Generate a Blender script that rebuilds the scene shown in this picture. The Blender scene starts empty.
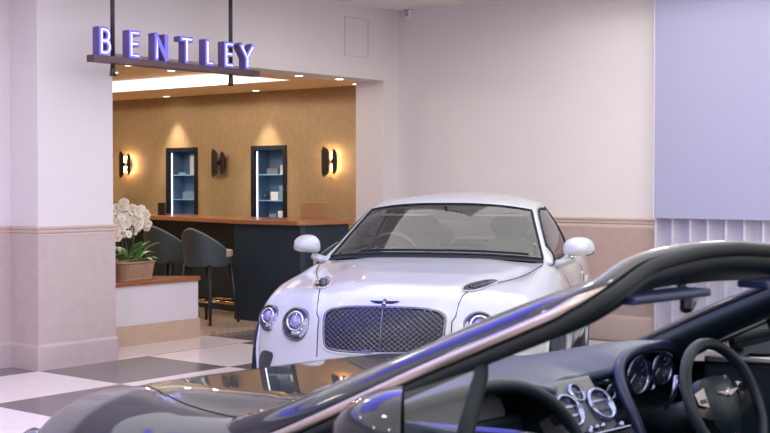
import bpy, bmesh, math, random
import numpy as np
from mathutils import Vector, Matrix
from mathutils.bvhtree import BVHTree

random.seed(7)
SC = bpy.context.scene
COL = SC.collection
PI = math.pi
R = math.radians

# ------------------------------------------------------------------ camera
CAM = Vector((-6.085, -8.441, 1.52))
YAW = R(-51.3)                      # the camera's right hand direction in the room
cd = bpy.data.cameras.new('camera')
cd.sensor_width = 36.0
cd.lens = 1250.0 * 36.0 / 770.0
cd.clip_start = 0.05
cd.dof.use_dof = True
cd.dof.focus_distance = 8.2
cd.dof.aperture_fstop = 6.3
cam = bpy.data.objects.new('camera', cd)
COL.objects.link(cam)
cam.location = CAM
cam.rotation_euler = (R(90) - math.atan(34.5 / 1250.0), 0, YAW)
SC.camera = cam

# ------------------------------------------------------------------ world, lights, exposure
w = bpy.data.worlds.new('world')
w.use_nodes = True
bg = w.node_tree.nodes['Background']
bg.inputs[0].default_value = (0.93, 0.95, 1.0, 1)
bg.inputs[1].default_value = 0.9
SC.world = w
SC.view_settings.view_transform = 'Standard'
SC.view_settings.look = 'None'
SC.view_settings.gamma = 1
SC.view_settings.exposure = 0.16
SC.view_settings.use_curve_mapping = False
LUM_E = 1.12                         # glowing ceiling field, added out of view
WALL_E = 0.80                        # blue led wall
BLUE_E = 3.2                        # blue led lines


# ------------------------------------------------------------------ materials
def S(r, g, b):
    f = lambda c: (c / 255 / 12.92) if c <= 10 else ((c / 255 + .055) / 1.055) ** 2.4
    return (f(r), f(g), f(b), 1)


MATS = {}


def mat(name, col, rough=.5, metal=0, coat=0, var=0, scale=8, bump=0, bscale=60, emit=None, es=0, spec=.5, coat_rough=.03, stretch=None, detail=4):
    if name in MATS:
        return MATS[name]
    m = bpy.data.materials.new(name)
    m.use_nodes = True
    nt = m.node_tree
    b = nt.nodes['Principled BSDF']
    b.inputs['Base Color'].default_value = col
    b.inputs['Roughness'].default_value = rough
    b.inputs['Metallic'].default_value = metal
    b.inputs['Coat Weight'].default_value = coat
    b.inputs['Coat Roughness'].default_value = coat_rough
    b.inputs['Specular IOR Level'].default_value = spec
    if emit:
        b.inputs['Emission Color'].default_value = emit
        b.inputs['Emission Strength'].default_value = es
    tc = nt.nodes.new('ShaderNodeTexCoord')
    mp = nt.nodes.new('ShaderNodeMapping')
    nt.links.new(tc.outputs['Object'], mp.inputs[0])
    if stretch:
        mp.inputs['Scale'].default_value = stretch
    if var:
        n = nt.nodes.new('ShaderNodeTexNoise')
        n.inputs['Scale'].default_value = scale
        n.inputs['Detail'].default_value = detail
        nt.links.new(mp.outputs[0], n.inputs['Vector'])
        mx = nt.nodes.new('ShaderNodeMix')
        mx.data_type = 'RGBA'
        mx.inputs[6].default_value = tuple(c * (1 - var) for c in col[:3]) + (1,)
        mx.inputs[7].default_value = tuple(min(1, c * (1 + var)) for c in col[:3]) + (1,)
        nt.links.new(n.outputs[0], mx.inputs[0])
        nt.links.new(mx.outputs[2], b.inputs['Base Color'])
    if bump:
        n2 = nt.nodes.new('ShaderNodeTexNoise')
        n2.inputs['Scale'].default_value = bscale
        nt.links.new(mp.outputs[0], n2.inputs['Vector'])
        bp = nt.nodes.new('ShaderNodeBump')
        bp.inputs['Strength'].default_value = bump
        bp.inputs['Distance'].default_value = .01
        nt.links.new(n2.outputs[0], bp.inputs['Height'])
        nt.links.new(bp.outputs[0], b.inputs['Normal'])
    MATS[name] = m
    return m


def glass(name, tint, fres=1.45, rough=0.0):
    if name in MATS:
        return MATS[name]
    m = bpy.data.materials.new(name)
    m.use_nodes = True
    nt = m.node_tree
    nt.nodes.clear()
    o = nt.nodes.new('ShaderNodeOutputMaterial')
    t = nt.nodes.new('ShaderNodeBsdfTransparent')
    t.inputs[0].default_value = tint
    g = nt.nodes.new('ShaderNodeBsdfGlossy')
    g.inputs['Roughness'].default_value = rough
    lw = nt.nodes.new('ShaderNodeLayerWeight')
    lw.inputs[0].default_value = .5
    pw = nt.nodes.new('ShaderNodeMath'); pw.operation = 'POWER'; pw.inputs[1].default_value = 5
    ml = nt.nodes.new('ShaderNodeMath'); ml.operation = 'MULTIPLY_ADD'
    f0 = ((fres - 1) / (fres + 1)) ** 2 * 1.8
    ml.inputs[1].default_value = 1 - f0; ml.inputs[2].default_value = f0
    nt.links.new(lw.outputs['Facing'], pw.inputs[0]); nt.links.new(pw.outputs[0], ml.inputs[0])
    mx = nt.nodes.new('ShaderNodeMixShader')
    nt.links.new(ml.outputs[0], mx.inputs[0])
    nt.links.new(t.outputs[0], mx.inputs[1])
    nt.links.new(g.outputs[0], mx.inputs[2])
    nt.links.new(mx.outputs[0], o.inputs[0])
    MATS[name] = m
    return m


def checker_floor():
    m = bpy.data.materials.new('marble_checker')
    m.use_nodes = True
    nt = m.node_tree
    b = nt.nodes['Principled BSDF']
    b.inputs['Roughness'].default_value = .22
    tc = nt.nodes.new('ShaderNodeTexCoord')
    mp = nt.nodes.new('ShaderNodeMapping')
    mp.inputs['Location'].default_value = (.02 / 1.10 + 40.0, .01 / 1.05 + 40.0, .3)
    mp.inputs['Scale'].default_value = (1 / 1.13, 1 / 1.02, 0)
    ck = nt.nodes.new('ShaderNodeTexChecker')
    ck.inputs['Scale'].default_value = 1.0
    n = nt.nodes.new('ShaderNodeTexNoise')
    n.inputs['Scale'].default_value = 2.2
    n.inputs['Detail'].default_value = 8
    n.inputs['Distortion'].default_value = 1.2
    L = nt.links.new
    L(tc.outputs['Object'], mp.inputs[0])
    L(mp.outputs[0], ck.inputs[0])
    L(tc.outputs['Object'], n.inputs['Vector'])
    a = nt.nodes.new('ShaderNodeMix'); a.data_type = 'RGBA'
    a.inputs[6].default_value = S(106, 100, 98); a.inputs[7].default_value = S(128, 120, 117)
    c = nt.nodes.new('ShaderNodeMix'); c.data_type = 'RGBA'
    c.inputs[6].default_value = S(236, 224, 216); c.inputs[7].default_value = S(250, 241, 234)
    L(n.outputs[0], a.inputs[0]); L(n.outputs[0], c.inputs[0])
    f = nt.nodes.new('ShaderNodeMix'); f.data_type = 'RGBA'
    L(ck.outputs[1], f.inputs[0]); L(c.outputs[2], f.inputs[6]); L(a.outputs[2], f.inputs[7])
    L(f.outputs[2], b.inputs['Base Color'])
    return m


def brick_mat(name, c1, c2, mortar, scale, rough=.7, bw=.5, rh=.25):
    m = bpy.data.materials.new(name)
    m.use_nodes = True
    nt = m.node_tree
    b = nt.nodes['Principled BSDF']
    b.inputs['Roughness'].default_value = rough
    tc = nt.nodes.new('ShaderNodeTexCoord')
    br = nt.nodes.new('ShaderNodeTexBrick')
    br.inputs['Color1'].default_value = c1
    br.inputs['Color2'].default_value = c2
    br.inputs['Mortar'].default_value = mortar
    br.inputs['Scale'].default_value = scale
    br.inputs['Brick Width'].default_value = bw
    br.inputs['Row Height'].default_value = rh
    nt.links.new(tc.outputs['Object'], br.inputs[0])
    nt.links.new(br.outputs[0], b.inputs['Base Color'])
    return m


WHITE_WALL = mat('painted_plaster', S(228, 221, 218), .8, var=.02, scale=2, bump=.05, bscale=200)
CEIL = mat('ceiling_paint', S(232, 226, 224), .85, var=.01, scale=2)
STONE = mat('pinkish_stone', S(200, 183, 176), .55, var=.10, scale=14, bump=.12, bscale=90, detail=8)
STONE_B = mat('rose_stone', S(188, 164, 155), .5, var=.12, scale=9, bump=.08, bscale=60, detail=8)
TRIM = mat('moulding_stone', S(206, 184, 172), .5, var=.05, scale=20)
BROWN = mat('gold_brown_wallpaper', S(174, 147, 110), .55, var=.20, scale=16, bump=.25, bscale=70, stretch=(1, 1.2, .8), detail=9)
TAN = mat('tan_ceiling', S(238, 212, 172), .7, var=.03)
FLUTE = mat('fluted_plaster', S(205, 200, 214), .7, var=.06, scale=18, bump=.2, bscale=120)
SCREEN = mat('lavender_screen', S(158, 158, 184), .6, var=.02, scale=1.5, emit=S(176, 174, 222), es=.08)
BLACKM = mat('black_metal', (.02, .02, .022, 1), .4, .6)
BRONZE = mat('dark_bronze', S(92, 74, 80), .45, .5, var=.1)
WOOD = mat('cherry_wood', S(176, 116, 76), .3, coat=.4, var=.35, scale=6, stretch=(1, 7, 4), detail=7)
WOOD2 = mat('walnut_wood', S(158, 96, 60), .35, coat=.3, var=.3, scale=6, stretch=(1, 7, 4), detail=7)
DARKPANEL = mat('dark_blue_panel', S(32, 50, 62), .5, var=.15, scale=3)
STOOL = mat('dark_green_leather', S(68, 78, 80), .42, var=.08, scale=30, bump=.1, bscale=200)
CREAM = mat('cream_leather', S(214, 190, 160), .5, var=.04)
STLEG = mat('dark_wood_leg', S(44, 44, 50), .4, var=.1)
BRASS = mat('brass', S(214, 176, 120), .25, 1)
PLAT = brick_mat('mosaic_step', S(196, 170, 142), S(176, 148, 120), S(222, 206, 184), 5, .45)
PLINTHM = mat('beige_stone', S(204, 178, 152), .5, var=.1, scale=12, detail=8)


# ------------------------------------------------------------------ mesh helpers
def link(o, parent=None):
    COL.objects.link(o)
    if parent is not None:
        o.parent = parent
    return o


def mesh_obj(name, verts, faces, m, parent=None, smooth=True, loc=None):
    me = bpy.data.meshes.new(name)
    me.from_pydata([tuple(v) for v in verts], [], [tuple(f) for f in faces])
    me.validate()
    bm = bmesh.new(); bm.from_mesh(me)
    bmesh.ops.recalc_face_normals(bm, faces=bm.faces)
    bm.to_mesh(me); bm.free()
    for p in me.polygons:
        p.use_smooth = smooth
    me.materials.append(m)
    o = bpy.data.objects.new(name, me)
    if loc is not None:
        o.location = loc
    return link(o, parent)


def bm_obj(name, bm, m, parent=None, smooth=False, recalc=True):
    if recalc:
        bmesh.ops.recalc_face_normals(bm, faces=bm.faces)
    me = bpy.data.meshes.new(name)
    bm.to_mesh(me); bm.free()
    for p in me.polygons:
        p.use_smooth = smooth
    me.materials.append(m)
    return link(bpy.data.objects.new(name, me), parent)


def box(bm, x0, x1, y0, y1, z0, z1, bev=0, M=None):
    vs = [bm.verts.new((x, y, z)) for x in (x0, x1) for y in (y0, y1) for z in (z0, z1)]
    fs = [(0, 1, 3, 2), (4, 6, 7, 5), (0, 4, 5, 1), (2, 3, 7, 6), (0, 2, 6, 4), (1, 5, 7, 3)]
    fl = [bm.faces.new([vs[i] for i in f]) for f in fs]
    if bev:
        es = list({e for f in fl for e in f.edges})
        r = bmesh.ops.bevel(bm, geom=es, offset=bev, segments=2, affect='EDGES', profile=.6)
        vs = list({v for f in r['faces'] for v in f.verts} | {v for v in vs if v.is_valid})
    if M is not None:
        bmesh.ops.transform(bm, matrix=M, verts=[v for v in vs if v.is_valid])
    return vs


def prism(bm, pts, z0, z1):
    a = [bm.verts.new((p[0], p[1], z0)) for p in pts]
    b = [bm.verts.new((p[0], p[1], z1)) for p in pts]
    n = len(pts)
    bm.faces.new(a[::-1]); bm.faces.new(b)
    for i in range(n):
        bm.faces.new([a[i], a[(i + 1) % n], b[(i + 1) % n], b[i]])


def tube(bm, pts, r, n=8, cap=True, closed=False, flat=1.0, up=None):
    pts = [Vector(p) for p in pts]
    k = len(pts)
    rs = r if hasattr(r, '__len__') else [r] * k
    rings = []
    prev = None
    for i, p in enumerate(pts):
        if closed:
            t = pts[(i + 1) % k] - pts[i - 1]
        else:
            t = pts[min(i + 1, k - 1)] - pts[max(i - 1, 0)]
        t.normalize()
        if up is not None:
            u = Vector(up); u = (u - t * u.dot(t)).normalized()
        elif prev is None:
            u = Vector((0, 0, 1)) if abs(t.z) < .9 else Vector((1, 0, 0))
            u = (u - t * u.dot(t)).normalized()
        else:
            u = (prev - t * prev.dot(t)).normalized()
        prev = u
        v = t.cross(u)
        rings.append([bm.verts.new(p + (u * math.cos(2 * PI * j / n) * rs[i] * flat + v * math.sin(2 * PI * j / n) * rs[i])) for j in range(n)])
    m = k if closed else k - 1
    for i in range(m):
        a, b = rings[i], rings[(i + 1) % k]
        for j in range(n):
            bm.faces.new([a[j], a[(j + 1) % n], b[(j + 1) % n], b[j]])
    if cap and not closed:
        bm.faces.new(rings[0][::-1]); bm.faces.new(rings[-1])
    return rings


def lathe(bm, prof, n=32, M=None):
    """prof: (radius, height) pairs, spun about z"""
    rings = []
    for r, z in prof:
        if r < 1e-5:
            v = bm.verts.new((0, 0, z)); rings.append([v] * n)
        else:
            rings.append([bm.verts.new((r * math.cos(2 * PI * j / n), r * math.sin(2 * PI * j / n), z)) for j in range(n)])
    for a, b in zip(rings, rings[1:]):
        for j in range(n):
            vs = []
            for v in (a[j], a[(j + 1) % n], b[(j + 1) % n], b[j]):
                if v not in vs:
                    vs.append(v)
            if len(vs) > 2:
                bm.faces.new(vs)
    if M is not None:
        allv = list({v for r in rings for v in r})
        bmesh.ops.transform(bm, matrix=M, verts=allv)


def grid_mesh(fn, us, vs):
    V = [fn(u, v) for u in us for v in vs]
    nv = len(vs)
    F = [(i * nv + j, i * nv + j + 1, (i + 1) * nv + j + 1, (i + 1) * nv + j) for i in range(len(us) - 1) for j in range(nv - 1)]
    return V, F


def solid(o, t, off=-1):
    m = o.modifiers.new('thickness', 'SOLIDIFY'); m.thickness = t; m.offset = off
    return o


def bevel(o, wdt, seg=2):
    m = o.modifiers.new('bevel', 'BEVEL'); m.width = wdt; m.segments = seg; m.limit_method = 'ANGLE'
    return o


def thing(name, label, cat, loc=(0, 0, 0), rz=0, group=None):
    o = bpy.data.objects.new(name, None)
    o.empty_display_size = .1
    o.location = loc; o.rotation_euler = (0, 0, rz)
    COL.objects.link(o)
    return tag(o, label, cat, group)


def tag(o, label, cat, group=None):
    o['label'] = label; o['category'] = cat
    if group:
        o['group'] = group
    return o


def struct(o, label=None, cat=None):
    o['kind'] = 'structure'
    if label:
        o['label'] = label
    if cat:
        o['category'] = cat
    return o


def copy_tree(o, parent=None):
    c = o.copy(); COL.objects.link(c); c.parent = parent
    for ch in list(o.children):
        copy_tree(ch, c)
    return c


def face_to(d, up=(0, 0, 1)):
    """matrix whose z axis points along d"""
    z = Vector(d).normalized()
    x = Vector(up).cross(z)
    if x.length < 1e-4:
        x = Vector((1, 0, 0)).cross(z)
    x.normalize(); y = z.cross(x)
    return Matrix((x, y, z)).transposed().to_4x4()


def ip(x, P):
    return float(np.interp(x, [p[0] for p in P], [p[1] for p in P]))


# ------------------------------------------------------------------ room shell
CZ = 3.38            # main ceiling
AX = 4.679           # plane of the right wall
JA = 4.427           # right jamb of the opening
PA = .757            # right side of the left pillar
SOF = 2.61           # soffit of the opening
BW = 5.327           # brown wall plane
BC = 2.665           # ceiling height of the bar room
TR = 2.80            # tray ceiling


def sbox(name, m, dims, label, cat, parent=None, bev=0):
    bm = bmesh.new()
    for d in dims:
        box(bm, *d, bev=bev)
    o = bm_obj(name, bm, m, parent)
    return struct(o, label, cat) if parent is None else o


sbox('floor', checker_floor(), [(-12, BW + .1, -14, 8.1, -.1, 0)], 'polished checkerboard marble showroom floor', 'floor')
sbox('ceiling', CEIL, [(-12.1, AX + .1, -14.1, .5, CZ, CZ + .1)], 'white showroom ceiling', 'ceiling')
sbox('wall_left', WHITE_WALL, [(-12, 0, .37, .47, 0, CZ)], 'recessed white wall left of the stone-based pillar', 'wall')
sbox('wall_pillar', WHITE_WALL, [(0, PA, 0, .39, 0, CZ)], 'white square pillar left of the bar opening', 'pillar')
sbox('wall_bulkhead', WHITE_WALL, [(PA, JA, 0, .39, SOF, CZ)], 'white bulkhead over the bar opening', 'wall')
sbox('wall_jamb', WHITE_WALL, [(JA, AX + .1, 0, .39, 0, CZ)], 'white wall pier right of the bar opening', 'wall')
sbox('wall_right', WHITE_WALL, [(AX, AX + .1, -14, 0, 0, CZ)], 'long white wall behind the cars', 'wall')
sbox('wall_side', WHITE_WALL, [(-12.1, -12, -14, .47, 0, CZ)], 'white side wall behind the viewer', 'wall')
# glazed shop front behind the viewer
fr = [(-12, AX, -14.08, -14, 0, .3), (-12, AX, -14.08, -14, 3.0, CZ)]
for k in range(8):
    x = -12 + k * (AX + 12 - .12) / 7
    fr.append((x, x + .12, -14.1, -13.98, .3, 3.0))
win = sbox('window_1', BLACKM, fr, 'black framed shop front windows', 'window')
bm = bmesh.new(); box(bm, -12, AX, -14.05, -14.03, .3, 3.0)
bm_obj('pane', bm, glass('clear_glass', (.95, .97, .97, 1)), win)

# bar room
sbox('wall_brown', BROWN, [(BW, BW + .1, .39, 3.0 - .7309, 0, TR), (BW, BW + .1, 2.881, 3.886, 0, TR), (BW, BW + .1, 4.50, 8, 0, TR),
     (BW, BW + .1, 2.269, 2.881, 0, .95), (BW, BW + .1, 2.269, 2.881, 1.98, TR), (BW, BW + .1, 3.886, 4.50, 0, .95), (BW, BW + .1, 3.886, 4.50, 1.98, TR)],
     'gold-brown papered wall behind the bar', 'wall')
sbox('wall_back', BROWN, [(-3, BW, 8, 8.1, 0, TR)], 'gold-brown far wall of the bar room', 'wall')
sbox('wall_bar_side', BROWN, [(-3.1, -3, .47, 8, 0, TR)], 'gold-brown side wall of the bar room', 'wall')
sbox('wall_bar_front', TAN, [(AX + .1, BW, .3, .39, 0, TR)], 'short return wall beside the bar', 'wall')
sbox('ceiling_bar_border', TAN, [(4.25, BW + .1, .39, 8, BC, BC + .05), (-3, 0.6, .47, 8, BC, BC + .05), (.6, 4.25, .39, 1.2, BC, BC + .05), (.6, 4.25, 6.6, 8, BC, BC + .05)],
     'tan lowered ceiling border of the bar room', 'ceiling')
sbox('ceiling_bar_tray', TAN, [(.55, 4.3, 1.15, 6.65, TR, TR + .05)], 'tan raised ceiling of the bar room', 'ceiling')
COVE = mat('cove_white', S(250, 246, 240), .6, emit=(1, .96, .94, 1), es=.95)
t = thing('cove_light', 'glowing white cove band around the raised tan ceiling over the bar', 'light')
bm = bmesh.new()
box(bm, 4.215, 4.25, 1.2, 6.6, BC, TR); box(bm, .6, .635, 1.2, 6.6, BC, TR)
box(bm, .635, 4.215, 1.2, 1.235, BC, TR); box(bm, .635, 4.215, 6.565, 6.6, BC, TR)
bm_obj('light_band', bm, COVE, t)

# stone wainscots, rails, baseboards (profiled mouldings)
RZ0, RZ1 = 1.095, 1.165


def moulding(name, pts, prof, m, label):
    """sweep a (out, z) profile along a polyline in plan; out is to the right-hand side of travel"""
    n = len(pts); rows = []
    for i, p in enumerate(pts):
        d0 = (Vector(pts[i]) - Vector(pts[i - 1])).normalized() if i else None
        d1 = (Vector(pts[i + 1]) - Vector(pts[i])).normalized() if i < n - 1 else None
        d0 = d0 or d1; d1 = d1 or d0
        n0 = Vector((d0.y, -d0.x)); n1 = Vector((d1.y, -d1.x))
        b = (n0 + n1).normalized(); k = 1 / max(.3, b.dot(n0))
        rows.append([(p[0] + b.x * k * o, p[1] + b.y * k * o, z) for o, z in prof])
    V = [v for r in rows for v in r]; q = len(prof)
    F = [(i * q + j, i * q + (j + 1) % q, (i + 1) * q + (j + 1) % q, (i + 1) * q + j) for i in range(n - 1) for j in range(q)]
    F += [tuple(range(q)), tuple(range((n - 1) * q, n * q))]
    return struct(mesh_obj(name, V, F, m, smooth=False), label, 'moulding')


RAILP = [(0, 1.075), (.012, 1.075), (.014, 1.092), (.009, 1.10), (.018, 1.110), (.020, 1.124), (.015, 1.132), (.026, 1.140), (.028, 1.155), (.024, 1.163), (0, 1.163)]
BASEP = [(0, 0), (.026, 0), (.026, .175), (.024, .192), (.018, .198), (.014, .210), (0, .212)]
WAINP = [(0, 0), (.012, 0), (.012, 1.09), (0, 1.09)]
LP = [(-12, .37), (0, .37), (0, 0), (PA, 0), (PA, .39)]
RPt = [(JA, 0), (AX, 0), (AX, -3.135)]
moulding('wall_wainscot', LP, WAINP, STONE, 'mauve stone wainscot of the left pillar and wall')
moulding('trim_1', LP, RAILP, TRIM, 'stepped chair rail moulding on the left pillar')
moulding('baseboard_left', LP, BASEP, STONE, 'stone baseboard of the left pillar')
moulding('wall_wainscot_right', RPt, WAINP, STONE_B, 'rose stone wainscot of the right wall')
moulding('trim_2', RPt, [(a * 1.2, b if b < 1.1 else b + .015) for a, b in RAILP], TRIM, 'stepped chair rail moulding on the right wall')
moulding('baseboard_right', RPt, [(a, b * 1.15) for a, b in BASEP], TRIM, 'pale stone baseboard of the right wall')

# access hatch in the bulkhead
bm = bmesh.new()
for a0, a1, z0, z1 in [(3.78, 3.785, 2.83, 3.235), (4.16, 4.165, 2.83, 3.235), (3.78, 4.165, 2.83, 2.835), (3.78, 4.165, 3.23, 3.236)]:
    box(bm, a0, a1, -.004, 0.001, z0, z1)
struct(bm_obj('trim_3', bm, mat('hatch_gap', S(204, 195, 195), .8)), 'square access hatch outline on the white bulkhead', 'hatch')

# fluted wall below the screen
us = []
V = []; F = []
pit = .172; b0 = -3.135; nf = 40; seg = 8
prof = []
for k in range(nf):
    yb = b0 - k * pit
    prof.append((0.0, yb)); prof.append((0.0, yb - .022))
    for s in range(1, seg):
        tt = s / seg
        prof.append((.12 * math.sin(PI * tt) ** .7, yb - .022 - (pit - .022) * tt))
prof.append((0.0, b0 - nf * pit))
for zz in (0, 1.185):
    V += [(AX - .135 + p[0], p[1], zz) for p in prof]
q = len(prof)
F = [(i, i + 1, q + i + 1, q + i) for i in range(q - 1)]
# cap, side
V += [(AX, b0, 0), (AX, b0, 1.185)]
F += [(0, q, 2 * q + 1, 2 * q)]
struct(mesh_obj('wall_fluted', V, F, FLUTE, smooth=False), 'fluted pale lower wall under the lavender screen', 'wall')

t = thing('projection_screen', 'large lavender screen above the fluted wall', 'screen', (AX - .07, -6.59, 1.185))
bm = bmesh.new(); box(bm, -.13, .06, -3.45, 3.428, 0, 2.19, bev=.004)
bm_obj('panel', bm, SCREEN, t)
bm = bmesh.new(); box(bm, -.134, .062, 3.428, 3.436, 0, 2.19)
bm_obj('edge_trim', bm, mat('screen_edge', S(225, 222, 232), .5), t)

# raised bar floor
sbox('floor_bar', PLAT, [(PA, BW, .62, 8, 0, .045), (-3, PA, .62, 8, 0, .045)], 'raised mosaic tiled bar floor', 'floor')

sbox('floor_threshold', mat('pale_marble', S(240, 228, 220), .22, var=.06, scale=3), [(PA, 2.42, .014, .62, 0, .003), (3.45, JA, .014, .62, 0, .003)], 'pale marble threshold strip in the bar opening', 'floor')
sbox('floor_inlay', mat('dark_marble', S(114, 108, 110), .22, var=.06, scale=3), [(2.42, 3.45, .014, .62, 0, .003)], 'dark marble inlay in the bar opening', 'floor')

# low partition with wooden ledge
t = thing('low_partition', 'low white partition with a stone plinth and wooden ledge beside the pillar', 'partition', (1.5, .8, 0))
bm = bmesh.new(); box(bm, -.742, .79, -.19, .27, .19, .56)
bm_obj('body', bm, mat('partition_paint', S(226, 220, 222), .6, var=.02), t)
bm = bmesh.new(); box(bm, -.742, .805, -.205, .28, 0, .19, bev=.004)
bm_obj('plinth', bm, PLINTHM, t)
bm = bmesh.new()
prism(bm, [(-.742, -.22), (.74, -.22), (.80, -.215), (.825, -.18), (.815, -.10), (.70, .02), (.55, .18), (.48, .29), (-.742, .29)], .56, .60)
bevel(bm_obj('wooden_ledge', bm, WOOD2, t), .008)

# ------------------------------------------------------------------ bar counter
t = thing('bar_counter', 'long dark bar counter with an orange-brown wooden top', 'bar', (3.35, 1.2, .045))


def loc(pts, o=(3.35, 1.2)):
    return [(p[0] - o[0], p[1] - o[1]) for p in pts]


bm = bmesh.new()
prism(bm, loc([(3.31, .24), (3.37, .17), (3.45, .145), (4.1, .145), (4.2, .2), (4.2, .6), (4.05, 1.22), (3.30, 1.22)]), 1.03, 1.08)
prism(bm, loc([(3.36, 1.22), (4.05, 1.22), (4.4, 3.2), (4.55, 5.6), (3.95, 5.6), (3.78, 3.2)]), 1.03, 1.078)
bevel(bm_obj('countertop', bm, WOOD, t), .006)
bm = bmesh.new()
prism(bm, loc([(3.36, .24), (3.40, .20), (4.08, .20), (4.12, .6), (3.98, 1.20), (3.36, 1.20)]), 0.0, 1.03)
bm_obj('front_panel', bm, DARKPANEL, t)
bm = bmesh.new()
prism(bm, loc([(3.80, 1.20), (3.98, 1.20), (4.35, 3.2), (4.5, 5.5), (4.35, 5.5), (4.18, 3.2)]), 0.0, 1.03)
bm_obj('recessed_panel', bm, DARKPANEL, t)
bm = bmesh.new()
tube(bm, [(.25, .02, .13), (.40, 1.0, .13), (.62, 2.1, .13), (.85, 4.2, .13)], .02, 10)
for p in [(.27, .15), (.42, 1.1), (.64, 2.2), (.8, 3.8)]:
    tube(bm, [(p[0], p[1], .13), (p[0] + .2, p[1] + .02, .13)], .01, 8)
    tube(bm, [(p[0], p[1], .13), (p[0], p[1], 0)], .01, 8)
bm_obj('foot_rail', bm, BRASS, t, smooth=True)

bx = tag(bevel(bm_obj('wooden_box', (lambda b: (box(b, -.07, .07, -.2, .2, 0, .175), b)[1])(bmesh.new()), mat('box_wood', S(176, 134, 90), .5, var=.15), None), .006),
         'plain brown wooden box standing on the bar counter near the white car', 'box')
bx.location = (4.0, .56, 1.125)
t = thing('card_reader', 'small black upright holder at the left end of the bar counter', 'device', (4.0, 3.08, 1.122), R(30))
bm = bmesh.new(); box(bm, -.035, .035, -.05, .05, 0, .012, bev=.003); bm_obj('base', bm, BLACKM, t)
bm = bmesh.new(); prism(bm, [(-.04, -.045), (.04, -.03), (.04, .03), (-.04, .045)], .012, .15)
bevel(bm_obj('body', bm, mat('black_plastic', (.015, .017, .02, 1), .35), t), .006)


# ------------------------------------------------------------------ bar stools
def make_stool(label):
    t = thing('bar_stool', label, 'stool', group='bar stools along the counter')
    # faces +x; back shell at -x
    def shell(u, v, off):
        # u -1..1 around, v 0..1 up
        a = u * R(84)
        r = .232 + off + .015 * v
        x = -math.cos(a) * (r + .01) + .02
        y = math.sin(a) * r
        top = .295 - .22 * (abs(u) ** 1.5)
        bot = -.10
        z = .70 + bot + (top - bot) * v
        x -= .05 * v * math.cos(a)
        return (x, y, z)
    us = np.linspace(-1, 1, 33); vs = np.linspace(0, 1, 9)
    V, F = grid_mesh(lambda u, v: shell(u, v, 0), us, vs)
    o = mesh_obj('backrest', V, F, STOOL, t); solid(o, .035, 0)
    m = o.modifiers.new('round', 'BEVEL'); m.width = .012; m.segments = 3; m.limit_method = 'ANGLE'
    bm = bmesh.new()
    tube(bm, [Vector(shell(u, 1, .0)) + Vector((0, 0, .003)) for u in us], .007, 8)
    bm_obj('piping', bm, mat('pale_piping', S(150, 150, 146), .5), o, smooth=True)
    bm = bmesh.new()
    prism(bm, [(.30 * math.cos(a) * (1 if math.cos(a) > 0 else .76), .235 * math.sin(a)) for a in np.linspace(0, 2 * PI, 29)[:-1]], .69, .765)
    bevel(bm_obj('seat_cushion', bm, CREAM, t, smooth=False), .02, 3)
    bm = bmesh.new()
    prism(bm, [(.29 * math.cos(a) * (1 if math.cos(a) > 0 else .78), .228 * math.sin(a)) for a in np.linspace(0, 2 * PI, 29)[:-1]], .61, .69)
    bevel(bm_obj('seat_frame', bm, STOOL, t), .01)
    for sx in (-1, 1):
        for sy in (-1, 1):
            bm = bmesh.new()
            tube(bm, [(sx * .17, sy * .16, .62), (sx * .235, sy * .215, 0)], [.024, .016], 8)
            bm_obj('leg', bm, STLEG, t, smooth=True)
    bm = bmesh.new()
    z = .24; k = .20; j = .19
    for a, b in [((-k, -j), (k, -j)), ((k, -j), (k, j)), ((k, j), (-k, j)), ((-k, j), (-k, -j))]:
        tube(bm, [(a[0] + .01 * np.sign(a[0]), a[1], z), (b[0] + .01 * np.sign(b[0]), b[1], z)], .009, 8)
    bm_obj('footrest', bm, BRASS, t, smooth=True)
    return t


s1 = make_stool('dark green bar stool with cream seat, nearest the low partition end')
s1.location = (2.95, 1.17, .045); s1.rotation_euler.z = R(8)
s2 = copy_tree(s1); s2.location = (3.13, 1.98, .045); s2.rotation_euler.z = R(10)
s2['label'] = 'dark green bar stool behind the orchid, farther left along the counter'
s3 = copy_tree(s1); s3.location = (3.20, -.42, 0.0); s3.rotation_euler.z = R(70)
s3['label'] = 'dark green bar stool half hidden behind the white car mirror'


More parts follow.
